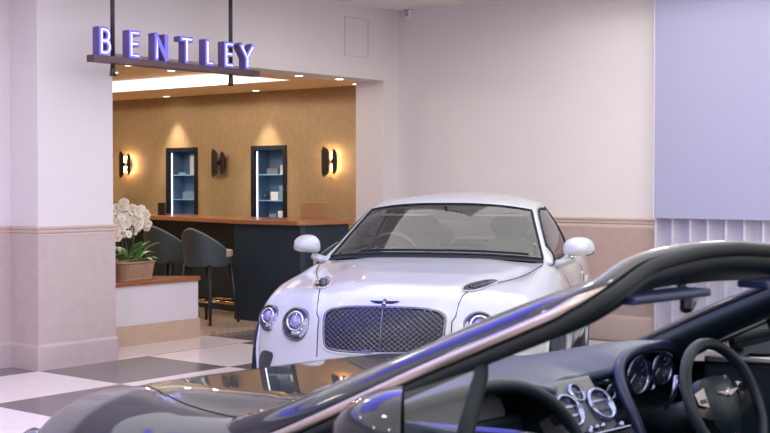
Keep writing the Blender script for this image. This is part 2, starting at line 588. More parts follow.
# ------------------------------------------------------------------ wall sconces
def make_sconce(label, on):
    t = thing('wall_sconce', label, 'wall lamp', group='bronze wall sconces on the brown wall')
    # wall at local x=0, projects to -x ; y along the wall
    bm = bmesh.new(); box(bm, -.02, 0, -.05, .05, -.08, .08, bev=.004); box(bm, -.10, -.02, -.012, .012, -.03, .03)
    bm_obj('wall_plate', bm, BRONZE, t)
    hexp = [(-1, -.12), (-1, .12), (-.62, .42), (0, .5), (.62, .42), (1, .12), (1, -.12)]
    for y, h, x0, x1 in [(.082, .185, -.05, -.105), (.0, .165, -.06, -.150), (-.082, .15, -.05, -.105)]:
        bm = bmesh.new()
        hw = .044
        pts = [(-hw, -h * .72), (-hw * .2, -h), (hw * .2, -h), (hw, -h * .72), (hw, h * .72), (hw * .2, h), (-hw * .2, h), (-hw, h * .72)]
        vs0 = [bm.verts.new((x1 + abs(p[0]) * .25, y + p[0] * .85, p[1])) for p in pts]
        vs1 = [bm.verts.new((x1 + .008 + abs(p[0]) * .25, y + p[0] * .85, p[1])) for p in pts]
        bm.faces.new(vs0); bm.faces.new(vs1[::-1])
        for i in range(8):
            bm.faces.new([vs0[i], vs0[(i + 1) % 8], vs1[(i + 1) % 8], vs1[i]])
        # bracket to the plate
        box(bm, x1 + .005, -.015, y * .6 - .006, y * .6 + .006, -.012, .012)
        bm_obj('blade', bm, mat('blackened_bronze', S(46, 40, 42), .4, .4), t)
    E = 38.0 if on else 0.0
    for y in (.043, -.043):
        for z in (-.07, .07):
            bm = bmesh.new()
            tube(bm, [(-.075, y, z - .045), (-.075, y, z + .045)], .016, 10)
            bm_obj('lamp_tube', bm, mat('lamp_on' if on else 'lamp_off', S(255, 240, 215) if on else S(200, 176, 140), .3, emit=(1, .66, .36, 1) if on else None, es=E), t, smooth=True)
        bm = bmesh.new(); tube(bm, [(-.085, y, -.13), (-.085, y, .13)], .006, 8)
        bm_obj('brass_rod', bm, BRASS, t, smooth=True)
    return t


for y, on, lab in [(5.27, 1, 'lit bronze wall sconce farthest left, above the orchid'), (3.411, 0, 'unlit bronze wall sconce between the two display niches'),
                   (1.492, 1, 'lit bronze wall sconce right of both display niches')]:
    s = make_sconce(lab, on); s.location = (BW, y, 1.765)


# ------------------------------------------------------------------ display niches
NB = mat('niche_frame', S(24, 30, 38), .35, var=.1)
LED = mat('led_strip_white', (1, 1, 1, 1), .4, emit=(.58, .58, 1, 1), es=3)
SHG = mat('shelf_glass_edge', S(120, 175, 205), .15, emit=(.3, .55, .8, 1), es=.15)
NBK = mat('niche_back', S(96, 122, 148), .5, var=.1)


def make_niche(label):
    t = thing('display_niche', label, 'display case', group='lit display niches in the brown wall')
    # local: wall plane x=0, +x into the wall, y from 0 to .612, z 0 .. 1.03 (bottom to top)
    Wd, Hh, Dp, fw = .612, 1.03, .26, .055
    bm = bmesh.new()
    box(bm, -.02, .03, 0, fw, 0, Hh); box(bm, -.02, .03, Wd - fw, Wd, 0, Hh)
    box(bm, -.02, .03, fw, Wd - fw, Hh - fw, Hh); box(bm, -.02, .03, fw, Wd - fw, 0, fw)
    bm_obj('frame', bm, NB, t)
    bm = bmesh.new()
    box(bm, Dp, Dp + .02, .02, Wd - .02, .02, Hh - .02)
    box(bm, .03, Dp, .03, .05, .03, Hh - .03); box(bm, .03, Dp, Wd - .05, Wd - .03, .03, Hh - .03)
    box(bm, .03, Dp, .05, Wd - .05, .03, .05); box(bm, .03, Dp, .05, Wd - .05, Hh - .05, Hh - .03)
    bm_obj('casing', bm, NBK, t)
    for z in (.333, .663):
        bm = bmesh.new(); box(bm, .035, Dp - .005, .06, Wd - .055, z - .006, z + .006)
        bm_obj('shelf', bm, SHG, t)
    bm = bmesh.new(); box(bm, .03, .045, Wd - .064, Wd - .055, .05, Hh - .07)
    bm_obj('led_strip', bm, LED, t)
    bm = bmesh.new(); box(bm, .03, .04, .055, .062, .05, Hh - .07)
    bm_obj('side_led_strip', bm, mat('led_dim', (1, 1, 1, 1), .4, emit=(.5, .65, 1, 1), es=.7), t)
    return t


n1 = make_niche('lit display niche left, between the first and the unlit sconce'); n1.location = (BW, 3.887, .95)
n2 = copy_tree(n1); n2.location = (BW, 2.270, .95)
n2['label'] = 'lit display niche right, beside the unlit sconce'
PW = mat('white_card', S(225, 230, 238), .5)
PG = mat('grey_blue_card', S(120, 150, 175), .5)
PD = mat('dark_glass_bottle', S(30, 50, 66), .1)
PS = mat('silver_pack', S(150, 158, 166), .3, .6)


def small(name, x, y, z, dx, dy, dz, m, label, cat, rz=0, knobs=False, lean=0, cyl=False):
    bm = bmesh.new()
    if cyl:
        lathe(bm, [(0, 0), (dy * .5, 0), (dy * .5, dz * .6), (dy * .2, dz * .78), (dy * .2, dz), (0, dz)], 14)
    else:
        box(bm, -dx / 2, dx / 2, -dy / 2, dy / 2, 0, dz, bev=.003)
    if knobs:
        for k in range(3):
            lathe(bm, [(0, dz), (.012, dz), (.012, dz + .02), (0, dz + .028)], 8, Matrix.Translation((0, -dy * .3 + k * dy * .3, 0)))
    o = tag(bm_obj(name, bm, m, smooth=cyl), label, cat)
    o.location = (x, y, z); o.rotation_euler = (0, lean, rz)
    return o


z0, z1, z2 = .95 + .055, .95 + .339, .95 + .669
X = BW + .10
small('gift_box', X, 2.57, z2, .10, .19, .075, PS, 'silver box on the top shelf of the right niche', 'box')
small('gift_box', X, 2.40, z2, .08, .085, .115, PW, 'small white box on the top shelf of the right niche', 'box')
small('scent_bottle', X, 2.73, z1, .06, .06, .11, PD, 'dark bottle on the middle shelf of the right niche', 'bottle', cyl=True)
small('gift_box', X, 2.54, z1, .09, .13, .105, PW, 'wide white box on the middle shelf of the right niche', 'box')
small('gift_box', X, 2.41, z1, .08, .10, .18, PG, 'tall grey box on the middle shelf of the right niche', 'box')
small('gift_box', X, 2.42, z0, .09, .12, .15, PW, 'white box standing at the base of the right niche', 'box')
small('brochure', X, 2.56, z0, .12, .12, .11, PG, 'pale grey block at the base of the right niche', 'brochure')
small('display_card', X + .02, 4.09, z2, .02, .14, .27, PW, 'tall white card on the top shelf of the left niche', 'card')
small('model_box', X - .02, 4.24, z2, .08, .14, .03, PG, 'flat pale slanted piece on the top shelf of the left niche', 'display piece', lean=R(-0))
small('gift_box', X, 4.13, z1, .10, .22, .10, PG, 'grey-blue box with three small knobs in the left niche', 'box', knobs=True)


# ------------------------------------------------------------------ neon sign (hung in front of the opening)
SGA, SGB, SGY = .193, 2.098, -.40
t = thing('hanging_sign', 'blue neon letter sign on a bronze beam hung over the bar opening', 'sign', (SGA + .02, SGY, 2.475), 0)
bm = bmesh.new(); box(bm, 0, SGB - SGA - .04, -.045, .045, 0, .055, bev=.003)
bm_obj('beam', bm, BRONZE, t)
LETBOX = mat('letter_side', S(104, 84, 150), .45, .1)
LETFACE = mat('letter_face', S(88, 84, 190), .5, emit=(.16, .14, .85, 1), es=.8)
NEON = mat('neon_tube', (1, 1, 1, 1), .3, emit=(.66, .70, 1, 1), es=1.8)
for a in (.225, 1.545):
    bm = bmesh.new()
    tube(bm, [(a, 0, -.07), (a, 0, CZ - 2.475)], .018, 10)
    tube(bm, [(a, 0, -.10), (a, 0, -.07), (a, 0, 0)], [.027, .023, .017], 10)
    bm_obj('hanging_rod', bm, mat('sign_rod', S(58, 56, 62), .45, .5), t, smooth=True)


def arc(cx, cy, rx, ry, a0, a1, n=8):
    return [(cx + rx * math.cos(R(a0 + (a1 - a0) * i / n)), cy + ry * math.sin(R(a0 + (a1 - a0) * i / n))) for i in range(n + 1)]


LET = {
    'B': (.125, [[(0, 0), (0, 1)], [(0, 1), (.5, 1)] + arc(.5, .76, .42, .24, 90, -90)[1:] + [(0, .52)], [(0, .52), (.55, .52)] + arc(.55, .26, .45, .26, 90, -90)[1:] + [(0, 0)]]),
    'E': (.120, [[(1, 1), (0, 1), (0, 0), (1, 0)], [(0, .52), (.85, .52)]]),
    'N': (.152, [[(0, 0), (0, 1), (1, 0), (1, 1)]]),
    'T': (.15, [[(0, 1), (1, 1)], [(.5, 1), (.5, 0)]]),
    'L': (.10, [[(0, 1), (0, 0), (1, 0)]]),
    'Y': (.185, [[(0, 1), (.5, .45), (1, 1)], [(.5, .45), (.5, 0)]]),
}
# left edges of the letters along the beam (m), one per letter
LX = [.06, .362, .635, .915, 1.205, 1.43, 1.62]
LH = .228
for ch, lx in zip('BENTLEY', LX):
    wd, strokes = LET[ch]
    th = .022
    bm = bmesh.new(); bn = bmesh.new(); bc = bmesh.new()
    for q_, st in enumerate(strokes):
        P = [(lx + p[0] * (wd - 2 * th) + th, .055 + th + p[1] * (LH - 2 * th)) for p in st]
        for r_, (a, b) in enumerate(zip(P, P[1:])):
            e_ = .0007 * (r_ % 7) + .0004 * q_
            d = Vector((b[0] - a[0], b[1] - a[1])); L = d.length; d.normalize()
            M = Matrix.Translation((a[0], 0, a[1])) @ Matrix.Rotation(-math.atan2(d.y, d.x), 4, 'Y')
            box(bm, -th + e_, L + th - e_, -.034 + e_ * .3, .045 - e_ * .3, -th + e_, th - e_, M=M)
            box(bc, -th * .85, L + th * .85, -.0365 + e_ * .1, -.034, -th * .85, th * .85, M=M)
        tube(bn, [(p[0], -.043, p[1]) for p in P], .0048, 8)
    lo = bm_obj('letter', bm, LETBOX, t)
    lo['label'] = 'capital letter ' + ch
    bm_obj('letter_face', bc, LETFACE, lo)
    bm_obj('neon_tube', bn, NEON, lo, smooth=True)

# ------------------------------------------------------------------ ceiling downlights of the opening and the bar
DL = mat('downlight_lens', (1, 1, 1, 1), .3, emit=(1, .93, .82, 1), es=9)


def downlight(x, y, z, label, power, spot=True, aim=(0, 0, -1), rad=.045, size=62, group='recessed downlights over the bar'):
    t = thing('downlight', label, 'ceiling light', (x, y, z), group=group)
    bm = bmesh.new(); lathe(bm, [(rad, 0), (rad * 1.3, 0), (rad * 1.3, -.006), (rad, -.008), (rad, 0)], 20)
    bm_obj('trim_ring', bm, mat('downlight_ring', S(240, 236, 230), .4), t, smooth=False)
    bm = bmesh.new(); lathe(bm, [(0, -.004), (rad * .98, -.004)], 20)
    bm_obj('lens', bm, DL, t)
    if power:
        ld = bpy.data.lights.new('spot', 'SPOT'); ld.energy = power; ld.color = (1, .87, .70)
        ld.spot_size = R(size); ld.spot_blend = .8 if size < 100 else .12; ld.shadow_soft_size = .03
        lo = bpy.data.objects.new('spot_light', ld); COL.objects.link(lo); lo.parent = t
        lo.location = (0, 0, -.02); lo.rotation_euler = Vector(aim).to_track_quat('-Z', 'Y').to_euler()
    return t


downlight(5.13, 4.28, BC, 'ceiling downlight above the left display niche', 95)
downlight(5.10, 2.58, BC, 'ceiling downlight above the right display niche', 95)
downlight(5.10, .95, BC, 'ceiling downlight in the corner nearest the white pier', 40)
downlight(5.13, 6.0, BC, 'ceiling downlight above the leftmost part of the brown wall', 95)
downlight(3.354, .25, SOF, 'downlight in the white soffit right of the sign', 0)
downlight(3.93, .2, SOF, 'downlight in the white soffit nearest the pier', 0)
for i, (x, y) in enumerate([(3.33, 3.14), (2.87, 2.32), (3.60, 2.46), (3.30, 5.0), (1.6, 3.1), (1.6, 5.0)]):
    downlight(x, y, TR, ['tray ceiling downlight seen left under the sign beam', 'tray ceiling downlight just under the beam', 'tray ceiling downlight above the first stools',
                         'tray ceiling downlight far back left', 'tray ceiling downlight over the room centre', 'tray ceiling downlight at the far room centre'][i], 33, size=177)

# occupancy sensor in the corner
t = thing('motion_sensor', 'small white motion sensor high in the corner of the wall', 'sensor', (AX, -.16, 3.335), 0)
bm = bmesh.new(); box(bm, -.05, 0, -.03, .03, -.055, .055, bev=.008); bm_obj('body', bm, mat('sensor_white', S(235, 232, 230), .4), t)
bm = bmesh.new(); box(bm, -.056, -.048, -.02, .02, -.03, .035, bev=.002); bm_obj('lens', bm, mat('sensor_lens', S(186, 178, 178), .3), t)
bm = bmesh.new(); box(bm, -.06, 0, -.034, .034, .04, .062, bev=.003); bm_obj('mounting_cap', bm, mat('sensor_dark', S(96, 90, 92), .4), t)


# ------------------------------------------------------------------ orchid basket
def weave():
    V = []; F = []
    nz, na = 18, 96
    for i in range(nz + 1):
        z = .165 * i / nz
        for j in range(na):
            a = 2 * PI * j / na
            ca, sa = math.cos(a), math.sin(a)
            e = .35
            rx, ry = .20 + .03 * i / nz, .145 + .02 * i / nz
            x = rx * abs(ca) ** e * np.sign(ca); y = ry * abs(sa) ** e * np.sign(sa)
            k = 1 + .03 * math.sin(j * PI / 2 + (i % 2) * PI) * (1 if 0 < i < nz else 0)
            V.append((x * k, y * k, z))
    for i in range(nz):
        for j in range(na):
            F.append((i * na + j, i * na + (j + 1) % na, (i + 1) * na + (j + 1) % na, (i + 1) * na + j))
    F.append(tuple(range(na)))
    return V, F


t = thing('potted_orchid', 'white orchids with broad green leaves in a woven basket on the wooden ledge', 'plant', (1.60, .83, .60), R(4))
V, F = weave()
WICK = mat('wicker', S(176, 142, 116), .7, var=.35, scale=60, bump=.5, bscale=80)
bk = mesh_obj('basket', V, F, WICK, t, smooth=False)
bm = bmesh.new()
for z, k in ((.165, .012), (.006, .009)):
    f = .03 if z > .1 else 0
    pts = []
    for j in range(40):
        a = 2 * PI * j / 40; ca, sa = math.cos(a), math.sin(a)
        pts.append(((.20 + f) * abs(ca) ** .35 * np.sign(ca), (.145 + f * .67) * abs(sa) ** .35 * np.sign(sa), z))
    tube(bm, pts, k, 8, closed=True)
bm_obj('basket_rim', bm, WICK, bk, smooth=True)
V = []; F = []
rr = random.Random(3)
V, F = grid_mesh(lambda u, v: (u * .21, v * .15, .15 + .035 * rr.random() + .02 * (1 - u * u)), np.linspace(-1, 1, 22), np.linspace(-1, 1, 16))
mesh_obj('moss', V, F, mat('dry_moss', S(188, 152, 108), .9, var=.3, scale=50), t, smooth=False)
LEAF = mat('orchid_leaf', S(98, 146, 76), .4, var=.25, scale=5, spec=.6)


def leaf(base, az, L, W, lift, droop):
    us = np.linspace(0, 1, 12); vs = np.linspace(-1, 1, 7)
    d = Vector((math.cos(az), math.sin(az), 0)); s = Vector((-math.sin(az), math.cos(az), 0))

    def fn(u, v):
        wd = W * math.sin(PI * min(1, u ** .75 * .98 + .02)) ** .7
        p = Vector(base) + d * (L * u * math.cos(lift * (1 - u * .4))) + Vector((0, 0, L * (math.sin(lift) * u - droop * u * u)))
        return tuple(p + s * (wd * v) + Vector((0, 0, .25 * wd * v * v)))
    V, F = grid_mesh(fn, us, vs)
    o = mesh_obj('leaf', V, F, LEAF, t); solid(o, .003, 0)


for b_, az, L, W, li, dr in [((-.05, -.05, .17), R(-60), .20, .045, 1.1, .3), ((.03, -.05, .17), R(-110), .24, .05, 1.25, .25), ((.09, -.04, .17), R(-50), .26, .05, 1.15, .35),
                             ((.12, .0, .17), R(-20), .20, .045, .9, .5), ((-.10, -.03, .17), R(-150), .20, .045, .9, .5), ((.0, .03, .17), R(80), .22, .045, 1.1, .4),
                             ((.12, .05, .17), R(30), .20, .04, 1.0, .4), ((-.12, -.06, .17), R(-100), .17, .04, .8, .5), ((.07, -.08, .17), R(-80), .15, .04, .5, .5),
                             ((-.13, .05, .17), R(150), .2, .045, 1.0, .4), ((.0, -.07, .17), R(-30), .22, .045, 1.3, .2), ((.15, -.06, .17), R(-65), .13, .035, .5, .4)]:
    leaf(b_, az, L * 1.12, W * 1.2, li + .1, dr)
PET = mat('white_petal', S(252, 242, 222), .6, emit=None, var=.02)
LIP = mat('yellow_lip', S(232, 196, 110), .6)


def flower_mesh():
    V = []; F = []
    for k in range(5):
        a = 2 * PI * k / 5 + PI / 2
        big = k in (1, 4)
        L = .046 if big else .042; W = .030 if big else .019
        ca, sa = math.cos(a), math.sin(a)
        b = len(V)
        for i in range(6):
            u = i / 5
            wd = W * math.sin(PI * (u * .82 + .10)) ** .8
            for v in (-1, 0, 1):
                x = u * L; y = v * wd; z = .006 + .012 * math.sin(u * 2.2) - abs(v) * .004
                V.append((x * ca - y * sa, x * sa + y * ca, z - (.004 if big else 0)))
        for i in range(5):
            for j in range(2):
                F.append((b + i * 3 + j, b + i * 3 + j + 1, b + i * 3 + j + 4, b + i * 3 + j + 3))
    return V, F


fV, fF = flower_mesh()
fm0 = mesh_obj('flower', fV, fF, PET, t)
bm = bmesh.new(); lathe(bm, [(0, .024), (.006, .02), (.009, .012), (.004, .004)], 8, Matrix.Rotation(R(15), 4, 'X'))
lip0 = bm_obj('flower_lip', bm, LIP, fm0, smooth=True)
first = True
rr = random.Random(11)
stems = [((-.10, -.02), (-.20, .0), .50, (-.32, .0)), ((-.04, .02), (-.10, -.03), .60, (-.16, -.05)), ((.04, -.03), (.03, -.05), .56, (.0, -.08)), ((.06, .03), (.10, -.02), .53, (.13, -.08)), ((-.02, -.05), (-.12, -.07), .46, (-.24, -.10))]
for (bx_, by_), (mx_, my_), hh, (ex_, ey_) in stems:
    pts = []
    for i in range(15):
        u = i / 14
        x = bx_ * (1 - u) ** 2 + 2 * mx_ * u * (1 - u) + ex_ * u * u
        y = by_ * (1 - u) ** 2 + 2 * my_ * u * (1 - u) + ey_ * u * u
        z = .12 + hh * math.sin(min(1, u * 1.18) * PI / 2) - (.22 * max(0, u - .62) ** 1.4)
        pts.append((x, y, z))
    bm = bmesh.new(); tube(bm, pts, .0045, 6); bm_obj('stem', bm, mat('orchid_stem', S(96, 108, 70), .6), t, smooth=True)
    for i in range(15):
        u = .56 + .44 * i / 14
        k = u * 14; i0 = min(13, int(k)); p = Vector(pts[i0]).lerp(Vector(pts[min(14, i0 + 1)]), k - i0)
        if first:
            fo = fm0; first = False
        else:
            fo = fm0.copy(); COL.objects.link(fo); l2 = lip0.copy(); COL.objects.link(l2); l2.parent = fo
        fo.location = p + Vector((rr.uniform(-.05, .05), rr.uniform(-.06, .02), rr.uniform(-.13, .03)))
        d = Vector((-.6 + rr.uniform(-.7, .7), -.8 + rr.uniform(-.4, .4), rr.uniform(-.4, .3)))
        fo.rotation_euler = face_to(d).to_euler()
        s = rr.uniform(.85, 1.15); fo.scale = (s, s, s)

# ------------------------------------------------------------------ ceiling luminaires of the showroom, and an added glow field
BLUEL = mat('blue_led', (.3, .3, 1, 1), .4, emit=(.16, .16, 1, 1), es=BLUE_E)


LUM = mat('added_ceiling_glow', (1, 1, 1, 1), .5, emit=(1, .985, .935, 1), es=LUM_E)
t = thing('added_ceiling_glow', 'large softly glowing field added on the unseen showroom ceiling for soft light', 'ceiling light', (-3.7, -7.5, CZ))  # added out of view to brighten the room and smooth the paint reflections
bm = bmesh.new(); prism(bm, [(-7.9, -5.3), (7.9, -5.3), (7.9, 5.3), (6.7, 5.3), (6.7, 6.6), (-7.9, 6.6)], -.03, -.004)
bm_obj('diffuser', bm, LUM, t)
bm = bmesh.new()
for a in [(-7.96, 7.96, -5.36, -5.3), (6.7, 7.96, 5.3, 5.36), (-7.96, 6.76, 6.6, 6.66), (6.7, 6.76, 5.36, 6.6), (-7.96, -7.9, -5.3, 6.6), (7.9, 7.96, -5.3, 5.3)]:
    box(bm, *a, -.045, 0)
bm_obj('frame', bm, mat('panel_frame', S(230, 230, 230), .4), t)


def blue_line(p, q, wd, label):
    p = Vector(p); q = Vector(q); c = (p + q) / 2; L = (q - p).length / 2
    t = thing('blue_led_light', label, 'light', c, math.atan2((q - p).y, (q - p).x), group='blue LED light lines')
    bm = bmesh.new(); box(bm, -L, L, -wd / 2, wd / 2, 0, .05, bev=.004); bm_obj('housing', bm, BLACKM, t)
    bm = bmesh.new(); box(bm, -L + .02, L - .02, -wd / 2 + .02, wd / 2 - .02, -.008, 0); bm_obj('diffuser', bm, BLUEL, t)
    return t


blue_line((-7.6, -1.6, CZ - .055), (-2.8, -1.6, CZ - .055), .5, 'long blue LED line on the ceiling in front of the sign wall')
def triple(x, y, label, P=110):
    t = thing('recessed_spotlight', label, 'ceiling light', (x, y, CZ - .03), group='triple recessed spotlights in the showroom ceiling')
    bm = bmesh.new(); box(bm, -.27, .27, -.09, .09, -.03, .03, bev=.003); bm_obj('housing', bm, mat('spot_housing', S(222, 220, 220), .5), t)
    for k in (-.17, 0, .17):
        bm = bmesh.new(); lathe(bm, [(0, -.034), (.055, -.034), (.06, -.031)], 18, Matrix.Translation((k, 0, 0))); bm_obj('lens', bm, DL, t)
    ld = bpy.data.lights.new('spot', 'SPOT'); ld.energy = P; ld.color = (1, .975, .915)
    ld.spot_size = R(178); ld.spot_blend = .12; ld.shadow_soft_size = .16
    lo = bpy.data.objects.new('spot_light', ld); COL.objects.link(lo); lo.parent = t; lo.location = (0, 0, -.06)


blue_line((-4.6, -3.75, CZ - .055), (.3, -3.75, CZ - .055), 1.9, 'short wide blue LED line on the ceiling above the cars')

RN = ['nearest the sign wall', 'second from the sign wall', 'over the middle of the room', 'behind the viewer']
CN = ['column by the side wall', 'column left of the viewer', 'centre column', 'column by the right wall']
for i, y in enumerate((-2.5, -5.4, -8.4, -11.4)):
    for j, x in enumerate((-9.2, -5.4, -1.6, 2.2)):
        X_, Y_, P = (3.0, -4.0, 110) if i == 0 and j == 3 else (x, y, 60 if i == 0 and j in (1, 2) else 125)
        triple(X_, Y_, 'triple recessed spotlight %s, %s' % (RN[i], CN[j]), P * .40)
t = thing('led_wall', 'blue LED wall on the side wall left of the viewer', 'screen', (-12, -6.5, .4))
bm = bmesh.new(); box(bm, .0, .08, -3.1, 3.1, 0, 2.5, bev=.004); bm_obj('housing', bm, BLACKM, t)
bm = bmesh.new(); box(bm, .08, .086, -3.05, 3.05, .05, 2.45); bm_obj('display', bm, mat('led_wall_face', (.3, .3, 1, 1), .4, emit=(.20, .19, 1, 1), es=WALL_E), t)

# ------------------------------------------------------------------ cars
# car frame: x back from the nose, y to the car's right, z up
TYRE = mat('tyre_rubber', (.02, .02, .022, 1), .7)
RIM = mat('alloy_rim', S(120, 124, 130), .25, .9)
CHROME = mat('chrome', S(225, 225, 228), .08, 1)
DASHCH = mat('satin_chrome', S(150, 158, 190), .18, 1)
DCHROME = mat('dark_chrome', S(110, 112, 120), .2, 1)
BLK = mat('gloss_black', (.012, .014, .018, 1), .15, coat=.5)
RUB = mat('rubber_seal', (.012, .016, .020, 1), .7, spec=.25)
INT_D = mat('dark_teal_leather', S(18, 33, 42), .45, var=.12, scale=40, bump=.05, bscale=300, spec=.4)
INT_B = mat('midnight_dash_leather', S(28, 40, 76), .38, var=.06, scale=40, bump=.05, bscale=300, spec=.5)
INT_G = mat('charcoal_leather', S(66, 66, 70), .5, var=.08, scale=40)
VENEER = mat('grey_veneer', S(104, 106, 112), .3, coat=.3, var=.05)
LENSG = glass('lamp_glass', (.9, .92, 1, 1), 1.45)
WGL = glass('windscreen_glass', (.92, .93, .94, 1), 1.7)
WGL_C = glass('clear_windscreen_glass', (.93, .95, .96, 1), 1.45)
SGL = glass('side_glass', (.20, .22, .25, 1), 1.38)


def smooth01(t):
    t = min(1, max(0, t)); return t * t * (3 - 2 * t)


ZC = [(0, .80), (.15, .848), (.4, .897), (.8, .935), (1.45, .985), (1.8, 1.0), (3.6, .98), (4.2, .97), (4.8, .86)]
ZS = [(0, .70), (.3, .775), (.5, .835), (.8, .875), (1.2, .912), (1.45, .942), (1.72, .95), (2.4, .94), (3.3, .96), (3.7, .99), (4.3, .95), (4.8, .85)]


class Body:
    def __init__(s, drop, lift):
        s.drop = drop; s.lift = lift

    def ztop(s, x, y):
        a = abs(y)
        zc = ip(x, ZC) - (.022 if not s.drop else .004) * (a / .6) ** 2; zs = ip(x, ZS)
        k = smooth01((a - .38) / .36) if not s.drop else smooth01((a - .56) / .30)
        z = zc * (1 - k) + zs * k
        if x < 1.9:                     # crease beside the bonnet
            yc = .36 + .36 * smooth01(x / 1.5)
            z -= (.016 if not s.drop else .007) * math.exp(-((a - yc) / .05) ** 2) * smooth01((1.9 - x) / .5)
        if s.drop: z -= ip(x, [(0, .27), (.15, .215), (.3, .155), (.5, .090), (.8, .062), (1.45, .070), (1.8, .05), (2.4, 0)])
        return z + s.lift * smooth01(x / .5) * .6

    def pt(s, q):
        x, y, z = q
        c = (2.4, 0, .52); b = (2.4, .965, .36); r = (.16, .20, .20)
        d = [0, 0, 0]; inn = [0, 0, 0]
        for i in range(3):
            v = q[i] - c[i]
            iv = max(-b[i] + r[i], min(b[i] - r[i], v))
            inn[i] = iv; d[i] = (v - iv) / r[i]
        L2 = math.sqrt(sum(k * k for k in d)); Lm = max(abs(k) for k in d)
        f = (Lm / L2) if L2 > 1e-9 else 1
        p = [c[i] + inn[i] + d[i] * r[i] * f for i in range(3)]
        x, y, z = p
        t = (z - .16) / .72
        # side section
        y *= np.interp(t, [0, .12, .45, .62, .85, 1], [.93, .975, 1.0, .985, .965, .945])
        if x < .6: y *= 1 - .10 * ((.6 - x) / .6) ** 2
        if x > 4.1: y *= 1 - .12 * ((x - 4.1) / .7) ** 2
        y *= 1 - .02 * math.exp(-((x - 2.3) / .6) ** 2)
        cx = np.interp(x, [0, 1.6, 3.0, 4.0, 4.8], [.45, .45, 0, 0, -.25])
        # rake of the nose
        nose = smooth01((.5 - x) / .5)
        x += cx * (y / .965) ** 2
        x += nose * (.10 * max(0, t - .45) - .03 * max(0, .3 - t))
        z = .16 + t * (s.ztop(x, y) - .16)
        return (x, y, z)


XN = np.concatenate([np.linspace(0, .16, 8)[:-1], np.linspace(.16, 1.45, 44)[:-1], np.linspace(1.45, 3.75, 56)[:-1], np.linspace(3.75, 4.64, 20)[:-1], np.linspace(4.64, 4.8, 7)])
YN = np.concatenate([np.linspace(-.965, -.765, 8)[:-1], np.linspace(-.765, .765, 44)[:-1], np.linspace(.765, .965, 8)])
ZN = np.concatenate([np.linspace(.16, .36, 5)[:-1], np.linspace(.36, .68, 12)[:-1], np.linspace(.68, .88, 8)])
WHX = (.88, 3.63); WHZ = .345; WHR = .345
CKX0, CKX1 = 1.45, 3.75


def build_body(root, B, paint):
    nx, ny, nz = len(XN), len(YN), len(ZN)
    idx = {}; V = []; F = []

    def vid(i, j, k):
        if (i, j, k) not in idx:
            idx[(i, j, k)] = len(V); V.append(B.pt((XN[i], YN[j], ZN[k])))
        return idx[(i, j, k)]

    for i in range(nx - 1):
        for j in range(ny - 1):
            if (CKX0 if not B.drop else 1.37) - 1e-6 <= XN[i] and XN[i + 1] <= CKX1 + 1e-6 and abs(YN[j]) <= .79 and abs(YN[j + 1]) <= .79:
                pass
            else:
                F.append([vid(i, j, nz - 1), vid(i + 1, j, nz - 1), vid(i + 1, j + 1, nz - 1), vid(i, j + 1, nz - 1)])
            F.append([vid(i, j, 0), vid(i, j + 1, 0), vid(i + 1, j + 1, 0), vid(i + 1, j, 0)])
    for i in range(nx - 1):
        for k in range(nz - 1):
            for j in (0, ny - 1):
                F.append([vid(i, j, k), vid(i + 1, j, k), vid(i + 1, j, k + 1), vid(i, j, k + 1)])
    for j in range(ny - 1):
        for k in range(nz - 1):
            for i in (0, nx - 1):
                F.append([vid(i, j, k), vid(i, j + 1, k), vid(i, j + 1, k + 1), vid(i, j, k + 1)])
    # wheel arches
    def keep(f):
        c = np.mean([V[a] for a in f], axis=0)
        if abs(c[1]) > .62:
            for wx in WHX:
                if (c[0] - wx) ** 2 + (c[2] - WHZ) ** 2 < (WHR + .035) ** 2:
                    return False
        return True
    full = [tuple(f) for f in F]
    bvh = BVHTree.FromPolygons([Vector(v) for v in V], full)
    F = [f for f in F if keep(f)]
    o = mesh_obj('body', V, F, paint, root)
    return o, bvh


def proj(bvh, p, d, off=.003):
    h = bvh.ray_cast(Vector(p), Vector(d))
    if h[0] is None:
        h = bvh.find_nearest(Vector(p))
    n = h[1]
    if n.dot(Vector(d)) > 0: n = -n
    return h[0] + n * off, n


def front(bvh, y, z, off=.003): return proj(bvh, (-3, y, z), (1, 0, 0), off)
def topp(bvh, x, y, off=.003): return proj(bvh, (x, y, 3), (0, 0, -1), off)
def side(bvh, x, z, s, off=.003): return proj(bvh, (x, 3 * s, z), (0, -s, 0), off)


def patch(name, outline, fproj, m, parent, rings=8):
    c = np.mean(outline, axis=0); V = []; F = []
    n = len(outline)
    for i in range(rings + 1):
        for p in outline:
            q = c + (np.array(p) - c) * (i / rings)
            V.append(tuple(fproj(q[0], q[1])[0]))
    for i in range(rings):
        for j in range(n):
            F.append((i * n + j, i * n + (j + 1) % n, (i + 1) * n + (j + 1) % n, (i + 1) * n + j))
    return mesh_obj(name, V, F, m, parent)


